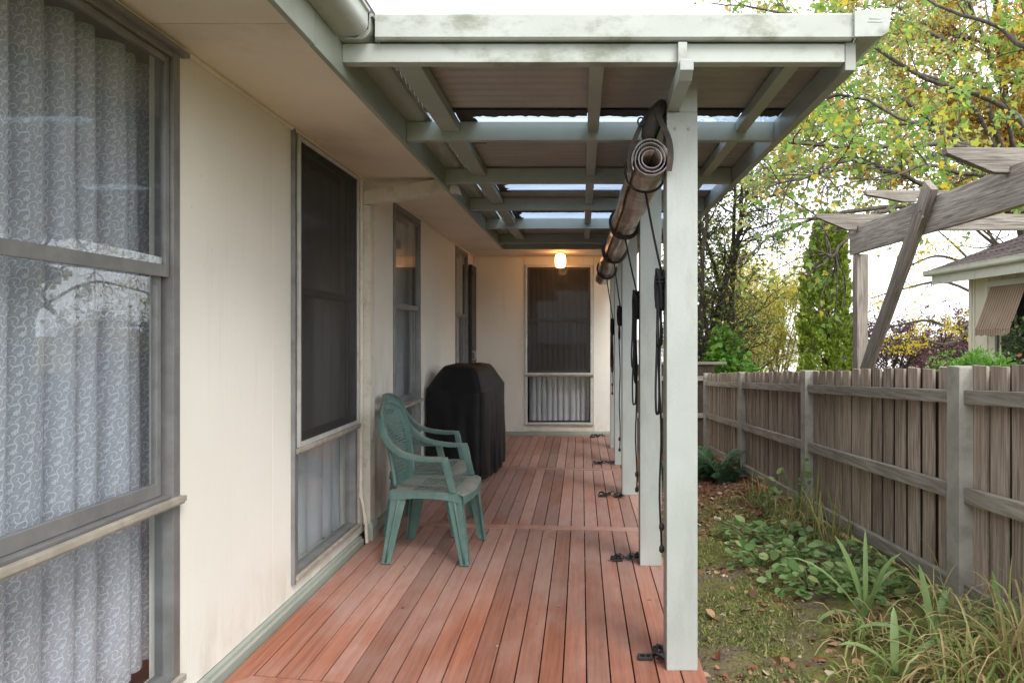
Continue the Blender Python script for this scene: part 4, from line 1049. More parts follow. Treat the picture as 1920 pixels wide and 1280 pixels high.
# one interlocking tile, shared by all
prof = [(0, .0), (.04, .028), (.085, .038), (.13, .028), (.165, .006), (.2, .024), (.245, .034), (.285, .022), (.3, .004)]
m = MB(); L = .40; n = len(prof)
vs = [(0, y, z) for y, z in prof] + [(L, y, z - .012) for y, z in prof] + [(0, y, z - .016) for y, z in prof]
m.faces(vs, [(i, i + 1, n + i + 1, n + i) for i in range(n - 1)] + [(i, 2 * n + i, 2 * n + i + 1, i + 1) for i in range(n - 1)])
tile0 = m.build('roof_tile', 'rooftile', None); tme = tile0.data; bpy.data.objects.remove(tile0)
for i in range(9):
    for j in range(17):
        x = EX + .05 + i * .325 * math.cos(R(21)); y = 12.02 - .3 * (j + 1)
        o = link('roof_tile', tme, nh); o.location = Vector((x, y + random.uniform(-.004, .004), rz_(x) + .012)) - nh.location; o.rotation_euler = (0, -R(21) + random.uniform(-.01, .01), 0)
        if i == 0: o.location.z += .004
wn_ = MB(); wn_.box(NX - .012, NX - .001, 10.1, 10.88, .9, 2.05); wf = wn_.build('window', 'aludark', nh)
MB().box(NX - .018, NX - .013, 10.16, 10.82, .96, 1.99).build('pane', 'blackdoor', wf)
aw = empty('window_awning', (6.4, 10.47, 1.4), label="brown striped canvas awning on the neighbour's wall", cat='awning')
MB().box(NX - .09, NX - .0225, 9.98, 10.97, 2.08, 2.17).build('head_box', 'ngutter', aw, bevel=.006)
ys_ = np.linspace(10.03, 10.92, 40); V = []
for f in np.linspace(0, 1, 8):
    for y in ys_: V.append((6.44 - .24 * f + .006 * math.sin(y * 30) * f, y, 2.08 - .66 * f - .02 * math.sin(math.pi * f)))
ii = np.arange(320).reshape(8, 40); fq = np.stack([ii[:-1, :-1], ii[:-1, 1:], ii[1:, 1:], ii[1:, :-1]], -1).reshape(-1, 4)
np_mesh('canopy', V, fq, 'awning', aw, smooth=True)
V = [(6.2, y, 1.418) for y in ys_] + [(6.195, y, 1.33 - .02 * abs(math.sin(y * 18))) for y in ys_]
np_mesh('valance', V, [(i, i + 1, 41 + i, 40 + i) for i in range(39)], 'awning', aw)
for y in (10.03, 10.92): MB().tube([(6.2, y, 1.42), (NX - .02, y, 1.30)], .008, 6).build('arm', 'aludark', aw)
# pale outbuilding far behind the thicket
sh = empty('outbuilding', (8, 34, -.8), label='pale low outbuilding glimpsed through the yellow thicket', cat='building')
MB().box(3, 16, 34, 38, -.9, 1.05).build('wall', 'white', sh); MB().hexa([(2.6, 33.6, 1.05), (16.4, 33.6, 1.05), (16.4, 38.4, 1.05), (2.6, 38.4, 1.05)], [(2.6, 35.9, 1.35), (16.4, 35.9, 1.35), (16.4, 36.1, 1.35), (2.6, 36.1, 1.35)]).build('roof', 'white', sh)
for x in (6.5, 12.2): MB().box(x, x + 1.2, 33.96, 34.0, -.1, .8).build('window', 'blackdoor', sh)

# ------------------------------------------------------------------ plants: leaves, branches
DIA = (np.array([(0, 0, 0), (.5, .3, .05), (1, 0, -.03), (.5, -.3, .05)]), np.array([(0, 1, 2, 3)]))
BROAD = (np.array([(0, 0, 0), (.22, .33, .07), (.6, .36, .05), (1.0, 0, -.12), (.6, -.36, .05), (.22, -.33, .07)]), np.array([(0, 3, 2, 1), (0, 5, 4, 3)]))
LOBE = (np.array([(0, 0, 0), (-.02, .3, .05), (.4, .46, .06), (.45, .2, 0), (1.0, 0, -.1), (.45, -.2, 0), (.4, -.46, .06), (-.02, -.3, .05)]), np.array([(0, 3, 2, 1), (0, 4, 4, 3), (0, 5, 4, 4), (0, 7, 6, 5)]))
LOBE = (LOBE[0], np.array([(0, 3, 2, 1), (0, 5, 4, 3), (0, 7, 6, 5)]))
def scatter(pos, size, dirs, shape, roll=1.2, rg=rng):
    """copies of a leaf shape at pos, pointing along dirs, rolled at random"""
    pos = np.asarray(pos, float); n = len(pos); d = np.asarray(dirs, float); d = d / (np.linalg.norm(d, axis=1, keepdims=True) + 1e-9)
    up = np.tile([0, 0, 1.0], (n, 1)); up[np.abs(d[:, 2]) > .95] = (1, 0, 0)
    s = np.cross(up, d); s /= np.linalg.norm(s, axis=1, keepdims=True); w = np.cross(d, s)
    a = rg.normal(0, roll, n)[:, None]; s2 = s * np.cos(a) + w * np.sin(a); w2 = np.cross(d, s2)
    sv, sf = shape; sz = np.broadcast_to(np.asarray(size, float), (n,))[:, None, None]
    V = pos[:, None, :] + sz * (sv[None, :, 0:1] * d[:, None] + sv[None, :, 1:2] * s2[:, None] + sv[None, :, 2:3] * w2[:, None])
    Fq = sf[None] + (np.arange(n) * len(sv))[:, None, None]
    return V.reshape(-1, 3), Fq.reshape(-1, sf.shape[1])
def rdir(n, up=0, rg=rng):
    d = rg.normal(0, 1, (n, 3)); d /= np.linalg.norm(d, axis=1, keepdims=True); d[:, 2] += up; return d
def tubes(segs, n=5):
    Vs, Fs = [], []; base = 0; ca = np.cos(np.arange(n) * 2 * np.pi / n); sa = np.sin(np.arange(n) * 2 * np.pi / n)
    for P, r in segs:
        P = np.asarray(P, float); r = np.asarray(r, float); m_ = len(P); t = np.gradient(P, axis=0); t /= np.linalg.norm(t, axis=1, keepdims=True) + 1e-9
        ref = np.array([0, 0, 1.0]) if abs(t[0, 2]) < .8 else np.array([1.0, 0, 0])
        u = np.cross(t, ref); u /= np.linalg.norm(u, axis=1, keepdims=True) + 1e-9; w = np.cross(t, u)
        V = P[:, None] + r[:, None, None] * (ca[None, :, None] * u[:, None] + sa[None, :, None] * w[:, None]); Vs.append(V.reshape(-1, 3))
        ii = base + np.arange(m_ * n).reshape(m_, n); nx = np.roll(ii, -1, 1); Fs.append(np.stack([ii[:-1], nx[:-1], nx[1:], ii[1:]], -1).reshape(-1, 4)); base += m_ * n
    return np.concatenate(Vs), np.concatenate(Fs)
def branch(rg, p, d, L, r0, r1, wander=.25, pull=(0, 0, 0), n=7):
    P = [np.array(p, float)]; d = np.array(d, float); d /= np.linalg.norm(d)
    for i in range(n):
        d = d + rg.normal(0, wander, 3) * .5 + np.array(pull) / n; d /= np.linalg.norm(d); P.append(P[-1] + d * L / n)
    return np.array(P), np.linspace(r0, r1, n + 1)
def fork(rg, segs, parents, count, L, r, ang, wander, pull, lo=.25, n=6, keep=None):
    """children along each parent polyline"""
    out = []
    for P, rad in parents:
        for _ in range(count if isinstance(count, int) else rg.poisson(count)):
            f = rg.uniform(lo, 1) * (len(P) - 1); i = min(int(f), len(P) - 2); q = P[i] + (P[i + 1] - P[i]) * (f - i)
            t = P[i + 1] - P[i]; t = t / (np.linalg.norm(t) + 1e-9); o = rg.normal(0, 1, 3); o -= t * o.dot(t); o /= np.linalg.norm(o)
            a = rg.normal(ang, .25); b = branch(rg, q, t * math.cos(a) + o * math.sin(a), L * rg.uniform(.5, 1.3), min(r, rad[i] * .8), r * .25, wander, pull, n)
            if keep is None or keep(b[0][-1]): out.append(b)
    segs += out; return out
def along(rg, segs, per, spread=.02, lo=.2):
    P, D = [], []
    for Q, _ in segs:
        k = rg.poisson(per)
        f = rg.uniform(lo, 1, k) * (len(Q) - 1); i = np.minimum(f.astype(int), len(Q) - 2)
        P.append(Q[i] + (Q[i + 1] - Q[i]) * (f - i)[:, None] + rg.normal(0, spread, (k, 3))); D.append(np.tile(Q[-1] - Q[0], (k, 1)))
    P = np.concatenate(P); D = np.concatenate(D); return P, D / (np.linalg.norm(D, axis=1, keepdims=True) + 1e-9)
def W(px, py, y): return np.array([(px - 1090) / F * y, y, 1.35 + (625 - py) / F * y])
def cr(points, n): return np.array([list(v) for v in smooth_path(points, n)])
def plant(name, loc, label, cat, trunk, crown, tm, cm, group=None):
    e = empty(name, loc, label=label, cat=cat, group=group)
    if trunk: np_mesh('trunk', *tubes(trunk), tm, e, smooth=True)
    if crown is not None: np_mesh('crown', *crown, cm, e)
    return e

# 1 overhanging tree, trunk out of sight to the right
rg = np.random.default_rng(11); base = np.array([5.05, 6.7, float(gz(5, 6.7))]); head = np.array([4.95, 6.8, 3.1])
segs = [(cr([base, base + (0, .05, 1.4), head], 8), np.linspace(.16, .11, 8))]
limbs = []
for pts in ([(1930, 300, 7.0), (1782, 271, 7.0), (1620, 275, 6.8), (1450, 272, 6.6), (1380, 300, 6.5)],
            [(1930, 240, 7.4), (1860, 190, 7.6), (1720, 140, 7.8), (1590, 60, 8.0), (1440, 20, 8.2), (1330, 5, 8.3)],
            [(1950, 390, 6.7), (1760, 385, 6.7), (1600, 395, 6.5), (1470, 430, 6.3), (1385, 490, 6.2)],
            [(1960, 140, 6.8), (1880, 60, 7.0), (1760, 10, 7.2), (1640, -60, 7.4)],
            [(1850, 285, 7.0), (1700, 225, 7.3), (1600, 180, 7.5), (1500, 195, 7.6), (1410, 240, 7.7)],
            [(1800, 375, 6.7), (1690, 330, 6.6), (1600, 300, 6.5), (1520, 330, 6.4), (1440, 350, 6.4)],
            [(1680, 385, 6.4), (1610, 420, 6.2), (1570, 470, 6.1), (1505, 520, 6.0)],
            [(1930, 300, 7.0), (1840, 330, 6.4), (1740, 310, 6.2), (1650, 345, 6.1)]):
    P = [head] + [W(*q) for q in pts] if pts[0][0] > 1900 else [W(*q) for q in pts]
    P = cr(P, 22); limbs.append((P + rg.normal(0, .012, P.shape), np.linspace(.042 if pts[0][0] > 1900 else .024, .007, 22)))
segs += limbs
view = lambda q: q[0] > 1.25 or q[2] > 3.1
tw = fork(rg, segs, limbs, 15, .62, .0085, .9, .3, (0, 0, -.05), .2, 6, view)
low = lambda q: q[2] < 2.75 and q[0] < 2.75
tw2 = fork(rg, segs, tw, 4, .34, .0045, .8, .35, (0, 0, -.15), .2, 5, view)
tw3 = fork(rg, segs, tw2, 1, .2, .003, .8, .3, (0, 0, -.2), .3, 4, view)
P, D = along(rg, tw2 + tw3, 5.0, .03); P2, D2 = along(rg, tw, 5, .02, .4)
P = np.concatenate([P, P2]); D = np.concatenate([D, D2])
h_ = rg.uniform(0, 1, len(P)); ok = h_ < np.where((P[:, 2] < 2.9) & (P[:, 0] < 2.9), .13, 1); P, D = P[ok], D[ok]; D = D * .5 + rdir(len(P), -.7, rg) * .8
plant('overhanging_tree', base, 'broad leaved autumn tree reaching over the pergola and verandah roof', 'tree', segs, scatter(P, rg.uniform(.04, .09, len(P)), D, LOBE, 1.0, rg), 'bark', 'leaf_over')

# 2 rust coloured tree, upper corner
rg = np.random.default_rng(21); base = np.array([8.75, 13.4, -.7]); segs = []
st = (cr([base, base + (0, 0, 2.6), base + (-.5, -.1, 5.4), base + (-.9, -.2, 8.8)], 14), np.linspace(.17, .05, 14)); segs.append(st)
l1 = fork(rg, segs, [st], 24, 2.5, .05, 1.0, .25, (-.2, 0, .25), .35, 9); l2 = fork(rg, segs, l1, 7, 1.0, .018, .8, .3, (0, 0, .1), .2, 6); l3 = fork(rg, segs, l2, 4, .45, .007, .8, .35, (0, 0, 0), .2, 4)
P, D = along(rg, l3 + l2, 60, .11); ok = P[:, 2] > 3.6; P, D = P[ok], D[ok]
plant('rust_leaf_tree', base, "dense rust and yellow leaved tree rising above the neighbour's roof", 'tree', segs, scatter(P, rg.uniform(.05, .095, len(P)), rdir(len(P), -.3, rg), LOBE, 1.2, rg), 'bark', 'leaf_orange')

# 2b fine twigged tree further back
rg = np.random.default_rng(25); base = np.array([8.4, 11.2 + 1.6, -.7]); segs = []; head = base + (-.2, -.2, 4.0)
st = (cr([base, base + (0, 0, 2), head], 8), np.linspace(.15, .1, 8)); segs.append(st); limbs = []
for pts in ([(1800, 260, 11.8), (1640, 230, 11.2), (1500, 290, 10.8), (1400, 330, 10.6)], [(1820, 200, 11.8), (1680, 120, 11.3), (1540, 130, 11), (1440, 90, 10.8)], [(1820, 130, 11.8), (1700, 40, 11.5), (1560, 40, 11.2), (1400, 10, 11)],
            [(1800, 300, 11.6), (1680, 310, 11), (1560, 320, 10.6), (1470, 330, 10.4)], [(1840, 60, 11.8), (1740, -40, 11.6), (1600, -60, 11.4)], [(1700, 190, 11.3), (1580, 220, 11), (1460, 210, 10.8)]):
    P = cr([head] + [W(*q) for q in pts], 20); limbs.append((P + rg.normal(0, .02, P.shape), np.linspace(.05, .008, 20)))
segs += limbs; l1 = fork(rg, segs, limbs, 17, .95, .010, .9, .35, (0, 0, .05), .25, 7); l2 = fork(rg, segs, l1, 6, .5, .006, .8, .4, (0, 0, -.05), .15, 5); l3 = fork(rg, segs, l2, 2, .3, .004, .8, .4, (0, 0, -.1), .2, 4)
P, D = along(rg, l2 + l3, 7, .05)
plant('fine_twigged_tree', base, 'fine twigged yellow green tree filling the sky between the verandah roof and the rust tree', 'tree', segs, scatter(P, rg.uniform(.04, .085, len(P)), rdir(len(P), -.4, rg), BROAD, 1.1, rg), 'bark', 'leaf_olive')

# 3 dark many-stemmed tree beside the posts
rg = np.random.default_rng(31); base = np.array([2.45, 13, -.65]); segs = []; st = []
for k in range(8):
    a = rg.uniform(0, 6.28); q = base + np.array([.42 * math.cos(a), .3 * math.sin(a), 0]); lean = np.array([.09 * math.cos(a) + .08, .06 * math.sin(a), 1])
    st.append(branch(rg, q, lean, rg.uniform(4.4, 6), rg.uniform(.06, .12), .02, .16, (.05, 0, .1), 12))
segs += st
l1 = fork(rg, segs, st, 16, 1.2, .02, .85, .35, (.12, 0, .15), .15, 8); l2 = fork(rg, segs, l1, 7, .6, .008, .8, .45, (0, 0, 0), .15, 6); l3 = fork(rg, segs, l2, 4, .35, .0045, .8, .5, (0, 0, -.1), .15, 5)
P, D = along(rg, l3, 2.2, .03); P2, D2 = along(rg, st, 120, .13, .03); P = np.concatenate([P, P2])
plant('dark_stemmed_tree', base, 'dark many-stemmed tree with tangled bare twigs beyond the end of the fence', 'tree', segs, scatter(P, rg.uniform(.035, .075, len(P)), rdir(len(P), -.2, rg), BROAD, 1.2, rg), 'barkdark', 'leaf_twig')
def mound(name, c, rad, n, size, mat, label, cat, seed, shape=DIA, stems=9, tm='barkdark', up=.3, clump=70, group=None, hollow=.55, cs=.16):
    rg = np.random.default_rng(seed); c = np.array(c, float); rad = np.array(rad); g0 = np.array([c[0], c[1], float(gz(c[0], c[1]))])
    cd = rdir(clump, 0, rg); cd /= np.linalg.norm(cd, axis=1, keepdims=True); cd *= rg.uniform(hollow, 1, (clump, 1)); cc_ = c + cd * rad
    cc_[:, 2] = np.maximum(cc_[:, 2], g0[2] + .08)
    segs = [branch(rg, g0 + rg.normal(0, .06, 3) * (1, 1, 0), q - g0, np.linalg.norm(q - g0), .012 + .006 * rad[0], .004, .12, (0, 0, 0), 7) for q in cc_[rg.choice(clump, min(stems, clump), False)]]
    k = rg.integers(0, clump, n); P = cc_[k] + rg.normal(0, 1, (n, 3)) * rad * cs
    d = rdir(n, up, rg) + (P - c) / rad * .5
    return plant(name, g0, label, cat, segs, scatter(P, rg.uniform(.6, 1.3, n) * size, d, shape, 1.0, rg), tm, mat, group)
mound('shrub', (2.55, 12.3, .95), (.35, .4, .55), 800, .10, 'leaf_fresh', 'leafy green shrub at the foot of the dark stemmed tree', 'shrub', 5, BROAD)
mound('shrub', (2.95, 12.6, .35), (.35, .4, .5), 700, .10, 'leaf_fresh', 'low bright green shrub just above the end of the fence', 'shrub', 6, BROAD)

# 4 yellow thicket
for k, (x, y, h, w, lab) in enumerate(((4.35, 18, 3.3, .75, 'yellow green thin-stemmed tree beyond the fence, next to the dark trunks'), (5.35, 18.8, 3.2, .85, 'yellow green thin-stemmed tree beside the tall conifer'), (4.9, 20.5, 3.0, .9, 'pale yellow thin-stemmed tree standing between two others behind the fence'))):
    rg = np.random.default_rng(41 + k); base = np.array([x, y, -.6]); segs = []; st = []
    for j in range(11):
        a = rg.uniform(0, 6.28); st.append(branch(rg, base + rg.normal(0, .1, 3) * (1, 1, 0), (w * .30 * math.cos(a), w * .3 * math.sin(a), 1), h * rg.uniform(.85, 1.3), .03, .006, .12, (0, 0, .2), 10))
    segs += st; l1 = fork(rg, segs, st, 11, .8, .010, .55, .25, (0, 0, .3), .25, 6); l2 = fork(rg, segs, l1, 4, .4, .005, .6, .3, (0, 0, .1), .2, 5)
    P, D = along(rg, l2 + l1, 13, .06)
    plant('thicket_tree', base, lab, 'tree', segs, scatter(P, rg.uniform(.05, .1, len(P)), rdir(len(P), -.2, rg), DIA, 1.2, rg), 'barktan', 'leaf_yellow', 'yellow thicket trees')

# 5 conifer column
rg = np.random.default_rng(51); base = np.array([4.97, 14, -.65]); H = 4.25; n = 900
h = rg.uniform(0, 1, n) ** .9; a = rg.uniform(0, 6.28, n); lump = 1 + .2 * np.sin(a * 3 + h * 9) + .14 * np.sin(a * 5 - h * 17)
prof_r = np.interp(h, [0, .12, .35, .6, .8, .93, 1], [.47, .50, .45, .37, .27, .17, .05])
C = base + np.stack([prof_r * lump * np.cos(a) * rg.uniform(.75, 1, n), prof_r * lump * np.sin(a) * rg.uniform(.75, 1, n), h * H], -1)
m_ = 52; k = np.repeat(np.arange(n), m_); out = np.stack([np.cos(a), np.sin(a), np.full(n, 1.5)], -1)[k]
out = out / np.linalg.norm(out, axis=1, keepdims=True); f = rg.uniform(0, 1, len(k)) ** .8
P = C[k] + out * (f * .24)[:, None] + rg.normal(0, 1, (len(k), 3)) * (.035 * (1.1 - f))[:, None]
sg = [(cr([base, base + (0, 0, H * .5), base + (.02, 0, H * .93)], 8), np.linspace(.09, .015, 8))]
for q in C[::14]: sg.append(branch(rg, [base[0], base[1], max(base[2] + .1, q[2] - .3)], q - np.array([base[0], base[1], q[2] - .3]), np.linalg.norm(q - np.array([base[0], base[1], q[2] - .3])), .014, .005, .05))
plant('conifer', base, 'tall narrow bright green conifer beyond the fence', 'tree', sg, scatter(P, rg.uniform(.05, .1, len(P)), out + rdir(len(P), .3, rg) * .55, DIA, 1.4, rg), 'barkdark', 'leaf_conifer')

# 6 purple trees, 7 golden tree, 8-9 shrubs
for k, (x, y, lab) in enumerate(((8.5, 19.5, 'purple leaved small tree behind the pergola brace'), (10.3, 20.5, "purple leaved small tree beside the neighbour's house"), (11.9, 21.5, "purple leaved tree partly hidden by the neighbour's wall"))):
    rg = np.random.default_rng(61 + k); base = np.array([x, y, -.65]); segs = []; st = [branch(rg, base, (rg.normal(0, .45), rg.normal(0, .3), 1), rg.uniform(1.9, 2.7), .06, .015, .2, (0, 0, .1), 9) for _ in range(7)]
    segs += st; l1 = fork(rg, segs, st, 11, .9, .016, .8, .35, (0, 0, .15), .25, 7); l2 = fork(rg, segs, l1, 6, .45, .007, .8, .4, (0, 0, 0), .2, 5)
    P, D = along(rg, l2, 7, .05)
    plant('purple_tree', base, lab, 'tree', segs, scatter(P, rg.uniform(.05, .09, len(P)), rdir(len(P), -.1, rg), BROAD, 1.2, rg), 'barkdark', 'leaf_purple', 'purple leaved trees')
rg = np.random.default_rng(71); base = np.array([10.6, 16.5, -.65]); segs = []
st = (cr([base, base + (-.1, 0, 2.0), base + (-.4, 0, 3.4), base + (-1.0, 0, 4.6)], 12), np.linspace(.13, .03, 12)); segs.append(st); lm = []
for pts in ([(1880, 560, 16.4), (1800, 615, 16.2), (1740, 600, 16), (1660, 612, 15.8), (1600, 590, 15.6)], [(1880, 540, 16.4), (1790, 640, 16.0), (1720, 635, 15.8), (1650, 650, 15.6)], [(1880, 560, 16.5), (1830, 500, 16.5), (1790, 460, 16.4), (1745, 420, 16.3)],
            [(1880, 580, 16.4), (1780, 530, 16.2), (1700, 540, 16), (1630, 560, 15.9)], [(1830, 500, 16.5), (1760, 480, 16.4), (1700, 500, 16.3)]):
    lm.append((cr([W(*q) for q in pts], 16), np.linspace(.045, .012, 16)))
segs += lm; l1 = fork(rg, segs, lm, 9, .6, .011, .8, .35, (0, 0, .1), .1, 6); l2 = fork(rg, segs, l1, 3, .3, .006, .8, .3, (0, 0, -.1), .3, 5)
cl = np.concatenate([np.repeat(Q[-1:], rg.poisson(26), 0) for Q, _ in l1 + l2[::3]]); P = cl + rg.normal(0, .075, cl.shape) * (1.4, 1.4, .7)
plant('golden_tree', base, "golden leaved tree with long bare limbs behind the neighbour's house", 'tree', segs, scatter(P, rg.uniform(.04, .075, len(P)), rdir(len(P), -.4, rg), DIA, 1, rg), 'bark', 'leaf_gold')
mound('shrub', (4.5, 8.0, .82), (.52, .5, .36), 4200, .05, 'leaf_fresh', 'bright fresh green shrub showing over the fence top', 'shrub', 81, DIA, clump=110, hollow=.3, cs=.1)
mound('shrub', (5.72, 8.5, .92), (.5, .5, .55), 4600, .055, 'leaf_dark', "dark glossy shrub climbing below the neighbour's awning", 'shrub', 82, BROAD, clump=120, hollow=.2, cs=.12)
# trees over the way, met in the window reflections
for k, (c, r, lab) in enumerate((((8.5, 3.0, 2.4), (1.6, 1.8, 1.9), 'leafy yellow green tree across the garden, seen only mirrored in the big window'), ((9.5, -2.0, 2.6), (2.0, 2.0, 2.0), 'leafy yellow green tree behind the viewer, seen only mirrored in the glass'))):
    mound('garden_tree', c, r, 6000, .13, 'leaf_yellow', lab, 'tree', 90 + k, BROAD, 12, 'bark', 0, 130, hollow=.35, cs=.12)

# ------------------------------------------------------------------ garden bed
def blade_mesh(base, d, L, w, droop, n=7, fold=.25):
    """one strap leaf: arching folded strip"""
    P = [np.array(base, float)]; d = np.array(d, float); d /= np.linalg.norm(d)
    for i in range(n): d = d + np.array([0, 0, -droop / n * (i + 1) / n * 2]); d /= np.linalg.norm(d); P.append(P[-1] + d * L / n)
    P = np.array(P); hd = np.array([d[0], d[1], 0.0]); hd = hd / (np.linalg.norm(hd) + 1e-9); s = np.array([-hd[1], hd[0], 0])
    t = np.linspace(0, 1, n + 1); ww = w * np.minimum(1, .55 + t) * np.sqrt(np.clip(1 - t ** 3, 0, 1)); ww[-1] = w * .04
    V = np.concatenate([P - s * ww[:, None] / 2 + (0, 0, fold) * ww[:, None], P, P + s * ww[:, None] / 2 + (0, 0, fold) * ww[:, None]]); m_ = n + 1
    Fq = [(i, i + 1, m_ + i + 1, m_ + i) for i in range(n)] + [(m_ + i, m_ + i + 1, 2 * m_ + i + 1, 2 * m_ + i) for i in range(n)]
    return V, np.array(Fq)
def iris(x, y, blades, label, seed):
    rg = np.random.default_rng(seed); z = float(gz(x, y)); e = empty('iris', (x, y, z), label=label, cat='plant', group='iris plants in the garden bed')
    for a, tilt, L, w, dr in blades:
        d = (math.cos(a) * tilt, math.sin(a) * tilt, 1); V, Fq = blade_mesh((x + rg.normal(0, .02), y + rg.normal(0, .02), z - .01), d, L * .85, w * rg.uniform(.6, 1), dr + rg.uniform(.2, .9)); np_mesh('blade', V, Fq, 'leaf_iris', e, smooth=True)
iris(1.40, 3.42, [(2.6, .75, .58, .045, .1), (2.2, .35, .50, .05, .1), (.2, .30, .46, .045, .5), (.5, .6, .48, .04, .7), (-.4, .2, .40, .05, .3), (3.3, 1.4, .40, .045, .9), (5.0, .5, .4, .045, .3), (1.2, .15, .52, .04, .2)], 'broad bladed iris with upright grey green leaves in the middle of the bed', 1)
iris(1.52, 3.0, [(2.9, 1.2, .44, .05, .9), (.3, 1.1, .46, .045, .6), (1.6, .3, .44, .045, .2), (4.4, .8, .40, .05, .6), (5.6, .7, .40, .04, .5), (.9, .5, .38, .04, .3)], 'iris with splayed leaves among the dry grass near the concrete post', 2)
iris(1.74, 2.98, [(1.4, .2, .42, .04, .2), (2.8, .5, .36, .04, .4), (.1, .6, .40, .04, .5), (4.6, .4, .36, .04, .4)], 'small iris tight against the fence palings', 3)
iris(1.30, 2.80, [(3.0, .9, .34, .045, .7), (1.2, .3, .32, .04, .3), (5.2, .8, .32, .04, .6), (.2, .7, .30, .04, .6)], 'short iris at the outer edge of the dry grass', 4)
# rounded ground cover
RND = (np.array([(0, 0, 0), (.12, .3, .05), (.5, .46, .07), (.9, .3, .02), (1.05, 0, -.06), (.9, -.3, .02), (.5, -.46, .07), (.12, -.3, .05)]), np.array([(0, 2, 1, 0), (0, 4, 3, 2), (0, 6, 5, 4), (0, 7, 6, 6)]))
RND = (RND[0], np.array([(0, 3, 2, 1), (0, 5, 4, 3), (0, 7, 6, 5)]))
names = ['at the front edge of the bed', 'behind the upright iris', 'spilling toward the mossy path', 'close under the fence rail', 'at the far end of its patch', 'in the thick of the patch', 'beside the bark mulch', 'between the iris and the fence']
for k, (x, y) in enumerate(((1.30, 3.95), (1.52, 3.85), (1.15, 4.45), (1.68, 4.35), (1.22, 5.05), (1.42, 4.45), (1.45, 5.0), (1.66, 3.75))):
    rg = np.random.default_rng(100 + k); z = float(gz(x, y)); e = empty('ground_cover_plant', (x, y, z), label='round leaved green plant ' + names[k], cat='plant', group='round leaved plants in the bed')
    n = int(rg.integers(55, 95)); a = rg.uniform(0, 6.28, n); r = np.sqrt(rg.uniform(0, 1, n)) * .24; hh = .03 + .085 * (1 - (r / .25) ** 2) * rg.uniform(.5, 1.2, n)
    P = np.stack([x + r * np.cos(a), y + r * np.sin(a), z + hh], -1); D = np.stack([np.cos(a), np.sin(a), rg.normal(.15, .35, n)], -1)
    np_mesh('stems', *tubes([(np.array([[x, y, z - .02], [x + .6 * (q[0] - x), y + .6 * (q[1] - y), z + .7 * (q[2] - z)], q]), [.003, .0025, .002]) for q in P[::2]], 4), 'leaf_cover', e)
    np_mesh('leaves', *scatter(P, rg.uniform(.02, .075, n), D, RND, .5, rg), 'leaf_cover', e)
# long grass
gl = ['large clump of straw coloured arching grass by the near concrete post', 'tangle of dry grass in the corner of the picture', 'green and straw grass clump against the near palings', 'dry arching grass in front of the small iris', 'wispy grass at the foot of the second concrete post', 'sparse tall grass under the middle rail', 'thin grass behind the round leaved plants', 'wispy seed grass beside the bark mulch', 'dry grass tuft at the bed edge', 'grass tuft beside the mossy path']
for k, (x, y, n, L, dr, sp) in enumerate(((1.66, 3.05, 120, .50, 1.5, .8), (1.62, 2.55, 190, .55, 1.8, 1.0), (1.78, 2.72, 130, .55, 1.3, .8), (1.45, 2.62, 120, .42, 1.8, 1.0), (1.72, 5.55, 60, .48, .8, .7), (1.74, 4.8, 45, .50, .6, .6), (1.6, 5.3, 55, .38, .9, .8), (1.65, 6.4, 50, .40, .8, .8), (1.28, 3.2, 60, .26, 1.6, 1.0), (1.15, 2.75, 50, .2, 1.6, 1.0))):
    rg = np.random.default_rng(130 + k); z = float(gz(x, y)); Vs, Fs, o = [], [], 0
    for j in range(n):
        a = rg.uniform(0, 6.28); t = rg.uniform(.1, sp); bx, by = x + rg.normal(0, .07), y + rg.normal(0, .08)
        V, Fq = blade_mesh((bx, by, z - .01), (math.cos(a) * t, math.sin(a) * t, 1), L * rg.uniform(.4, 1.1), rg.uniform(.004, .012), dr * rg.uniform(.7, 2.2), 7)
        V[:, 0] = np.minimum(V[:, 0], 1.853); V[:, 2] = np.maximum(V[:, 2], gz(V[:, 0], V[:, 1]) + .008 + .02 * rg.uniform()); Vs.append(V); Fs.append(Fq + o); o += len(V)
    e = np_mesh('grass_clump', np.concatenate(Vs), np.concatenate(Fs), 'leaf_straw', None); tag(e, gl[k], 'grass', 'long grass clumps along the fence')
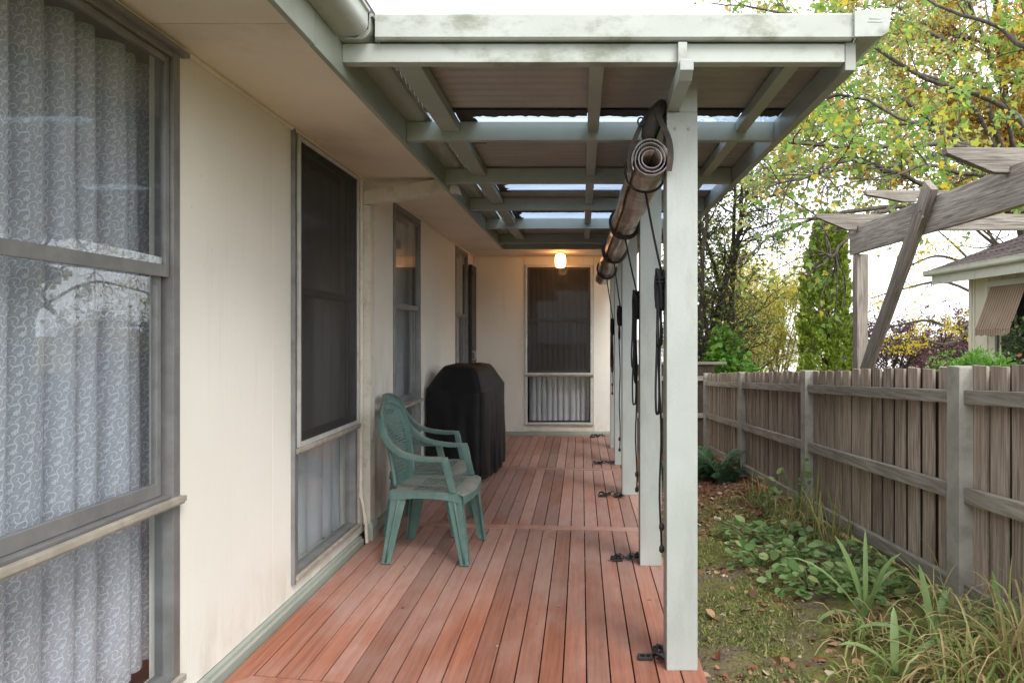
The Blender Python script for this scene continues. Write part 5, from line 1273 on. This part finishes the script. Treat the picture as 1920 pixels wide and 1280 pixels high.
# ferns with separate fronds
def frond(rg, L):
    n = 26; t = np.linspace(0, 1, n); x = L * (t - .12 * t ** 3); z = L * (.75 * t - .85 * t ** 2.2); P = np.stack([x, 0 * t, z], -1); Vs, Fs, o = [], [], 0
    V, Fq = tubes([(P, np.linspace(.004, .001, n))], 4); Vs.append(V); Fs.append(Fq); o += len(V)
    for s in (-1, 1):
        ln = L * .24 * np.sin(np.pi * np.clip(t[2:] * .92 + .1, 0, 1)) ** .8; d = np.stack([np.full(n - 2, .5), np.full(n - 2, s * 1.0), np.full(n - 2, -.15)], -1)
        V, Fq = scatter(P[2:], ln, d, (DIA[0] * (1, .42, 1), DIA[1]), .15, rg); Vs.append(V); Fs.append(Fq + o); o += len(V)
    return np.concatenate(Vs), np.concatenate(Fs)
for k, (x, y, n, L, lab) in enumerate(((1.57, 8.0, 26, .55, 'dark green fern at the foot of the far fence'), (1.28, 8.55, 22, .5, 'dark green fern half hidden behind the nearest post'), (1.0, 7.9, 16, .42, 'small fern beside the deck edge, glimpsed between the posts'))):
    rg = np.random.default_rng(160 + k); e = empty('fern', (x, y, float(gz(x, y))), label=lab, cat='fern', group='ferns at the end of the bed')
    o = np_mesh('frond', *frond(rg, L), 'leaf_fern', None); me = o.data; bpy.data.objects.remove(o)
    for j in range(n):
        q = link('frond', me, e); q.rotation_euler = (rg.normal(0, .2), rg.uniform(-.75, .25), j * 2.4 + rg.normal(0, .2)); s = rg.uniform(.7, 1.15); q.scale = (s, s, s)
# tall weeds by the second post
for k, (x, y, h, lab) in enumerate(((1.70, 5.45, .55, 'lanky pale green weed in front of the second concrete post'), (1.55, 5.75, .4, 'small pale green weed at the edge of the bark mulch'))):
    rg = np.random.default_rng(170 + k); z = float(gz(x, y)); st = [branch(rg, (x, y, z), (rg.normal(0, .35), rg.normal(0, .3), 1), h * rg.uniform(.6, 1.1), .004, .0015, .15) for _ in range(6)]
    P, D = along(rg, st, 5, .012, .25); e = empty('weed', (x, y, z), label=lab, cat='weed'); np_mesh('stems', *tubes(st, 4), 'leaf_cover', e); np_mesh('leaves', *scatter(P, rg.uniform(.03, .07, len(P)), rdir(len(P), .1, rg), RND, .6, rg), 'leaf_cover', e)
# turf and litter
def vnoise(x, y): return np.sin(x * 4.3 + 1.7 * np.sin(y * 2.1)) * np.sin(y * 3.1 + 1.3 * np.sin(x * 3.7)) + .5 * np.sin(x * 9 + y * 7) * np.sin(y * 11 - x * 5)
rg = np.random.default_rng(180); n = 95000; x = rg.uniform(.5, 1.75, n); y = rg.uniform(2.0, 7.2, n); ok = (vnoise(x, y) + rg.normal(0, .35, n) > .15) & (y < 6.6 + rg.normal(0, .3, n)); x, y = x[ok], y[ok]
P = np.stack([x, y, gz(x, y) - .003], -1); D = rdir(len(P), 1.1, rg); D[:, 2] = np.abs(D[:, 2]) * .6 + .12
tag(np_mesh('turf', *scatter(P, rg.uniform(.010, .034, len(P)), D, (DIA[0] * (1, .4, 1), DIA[1]), 1, rg), 'leaf_grass'), 'thin patchy turf on the soil strip beside the deck', 'grass', kind='stuff')
n = 9000; x = np.concatenate([rg.uniform(.52, 1.85, n), rg.uniform(.6, 1.8, 2600)]); y = np.concatenate([rg.uniform(2.0, 7, n), rg.uniform(6.4, 10.4, 2600)])
ok = np.concatenate([(vnoise(x[:n] + 3, y[:n] * 1.3) + rg.normal(0, .4, n) > .05), np.ones(2600, bool)]); x, y = x[ok], y[ok]
P = np.stack([x, y, gz(x, y) + .006], -1); D = rdir(len(P), 0, rg); D[:, 2] *= .25
tag(np_mesh('leaf_litter', *scatter(P, .012 + .05 * rg.uniform(0, 1, len(P)) ** 2, D, BROAD, .5, rg), 'leaf_dead'), 'fallen brown leaves and bark scattered over the garden soil', 'leaf litter', kind='stuff')
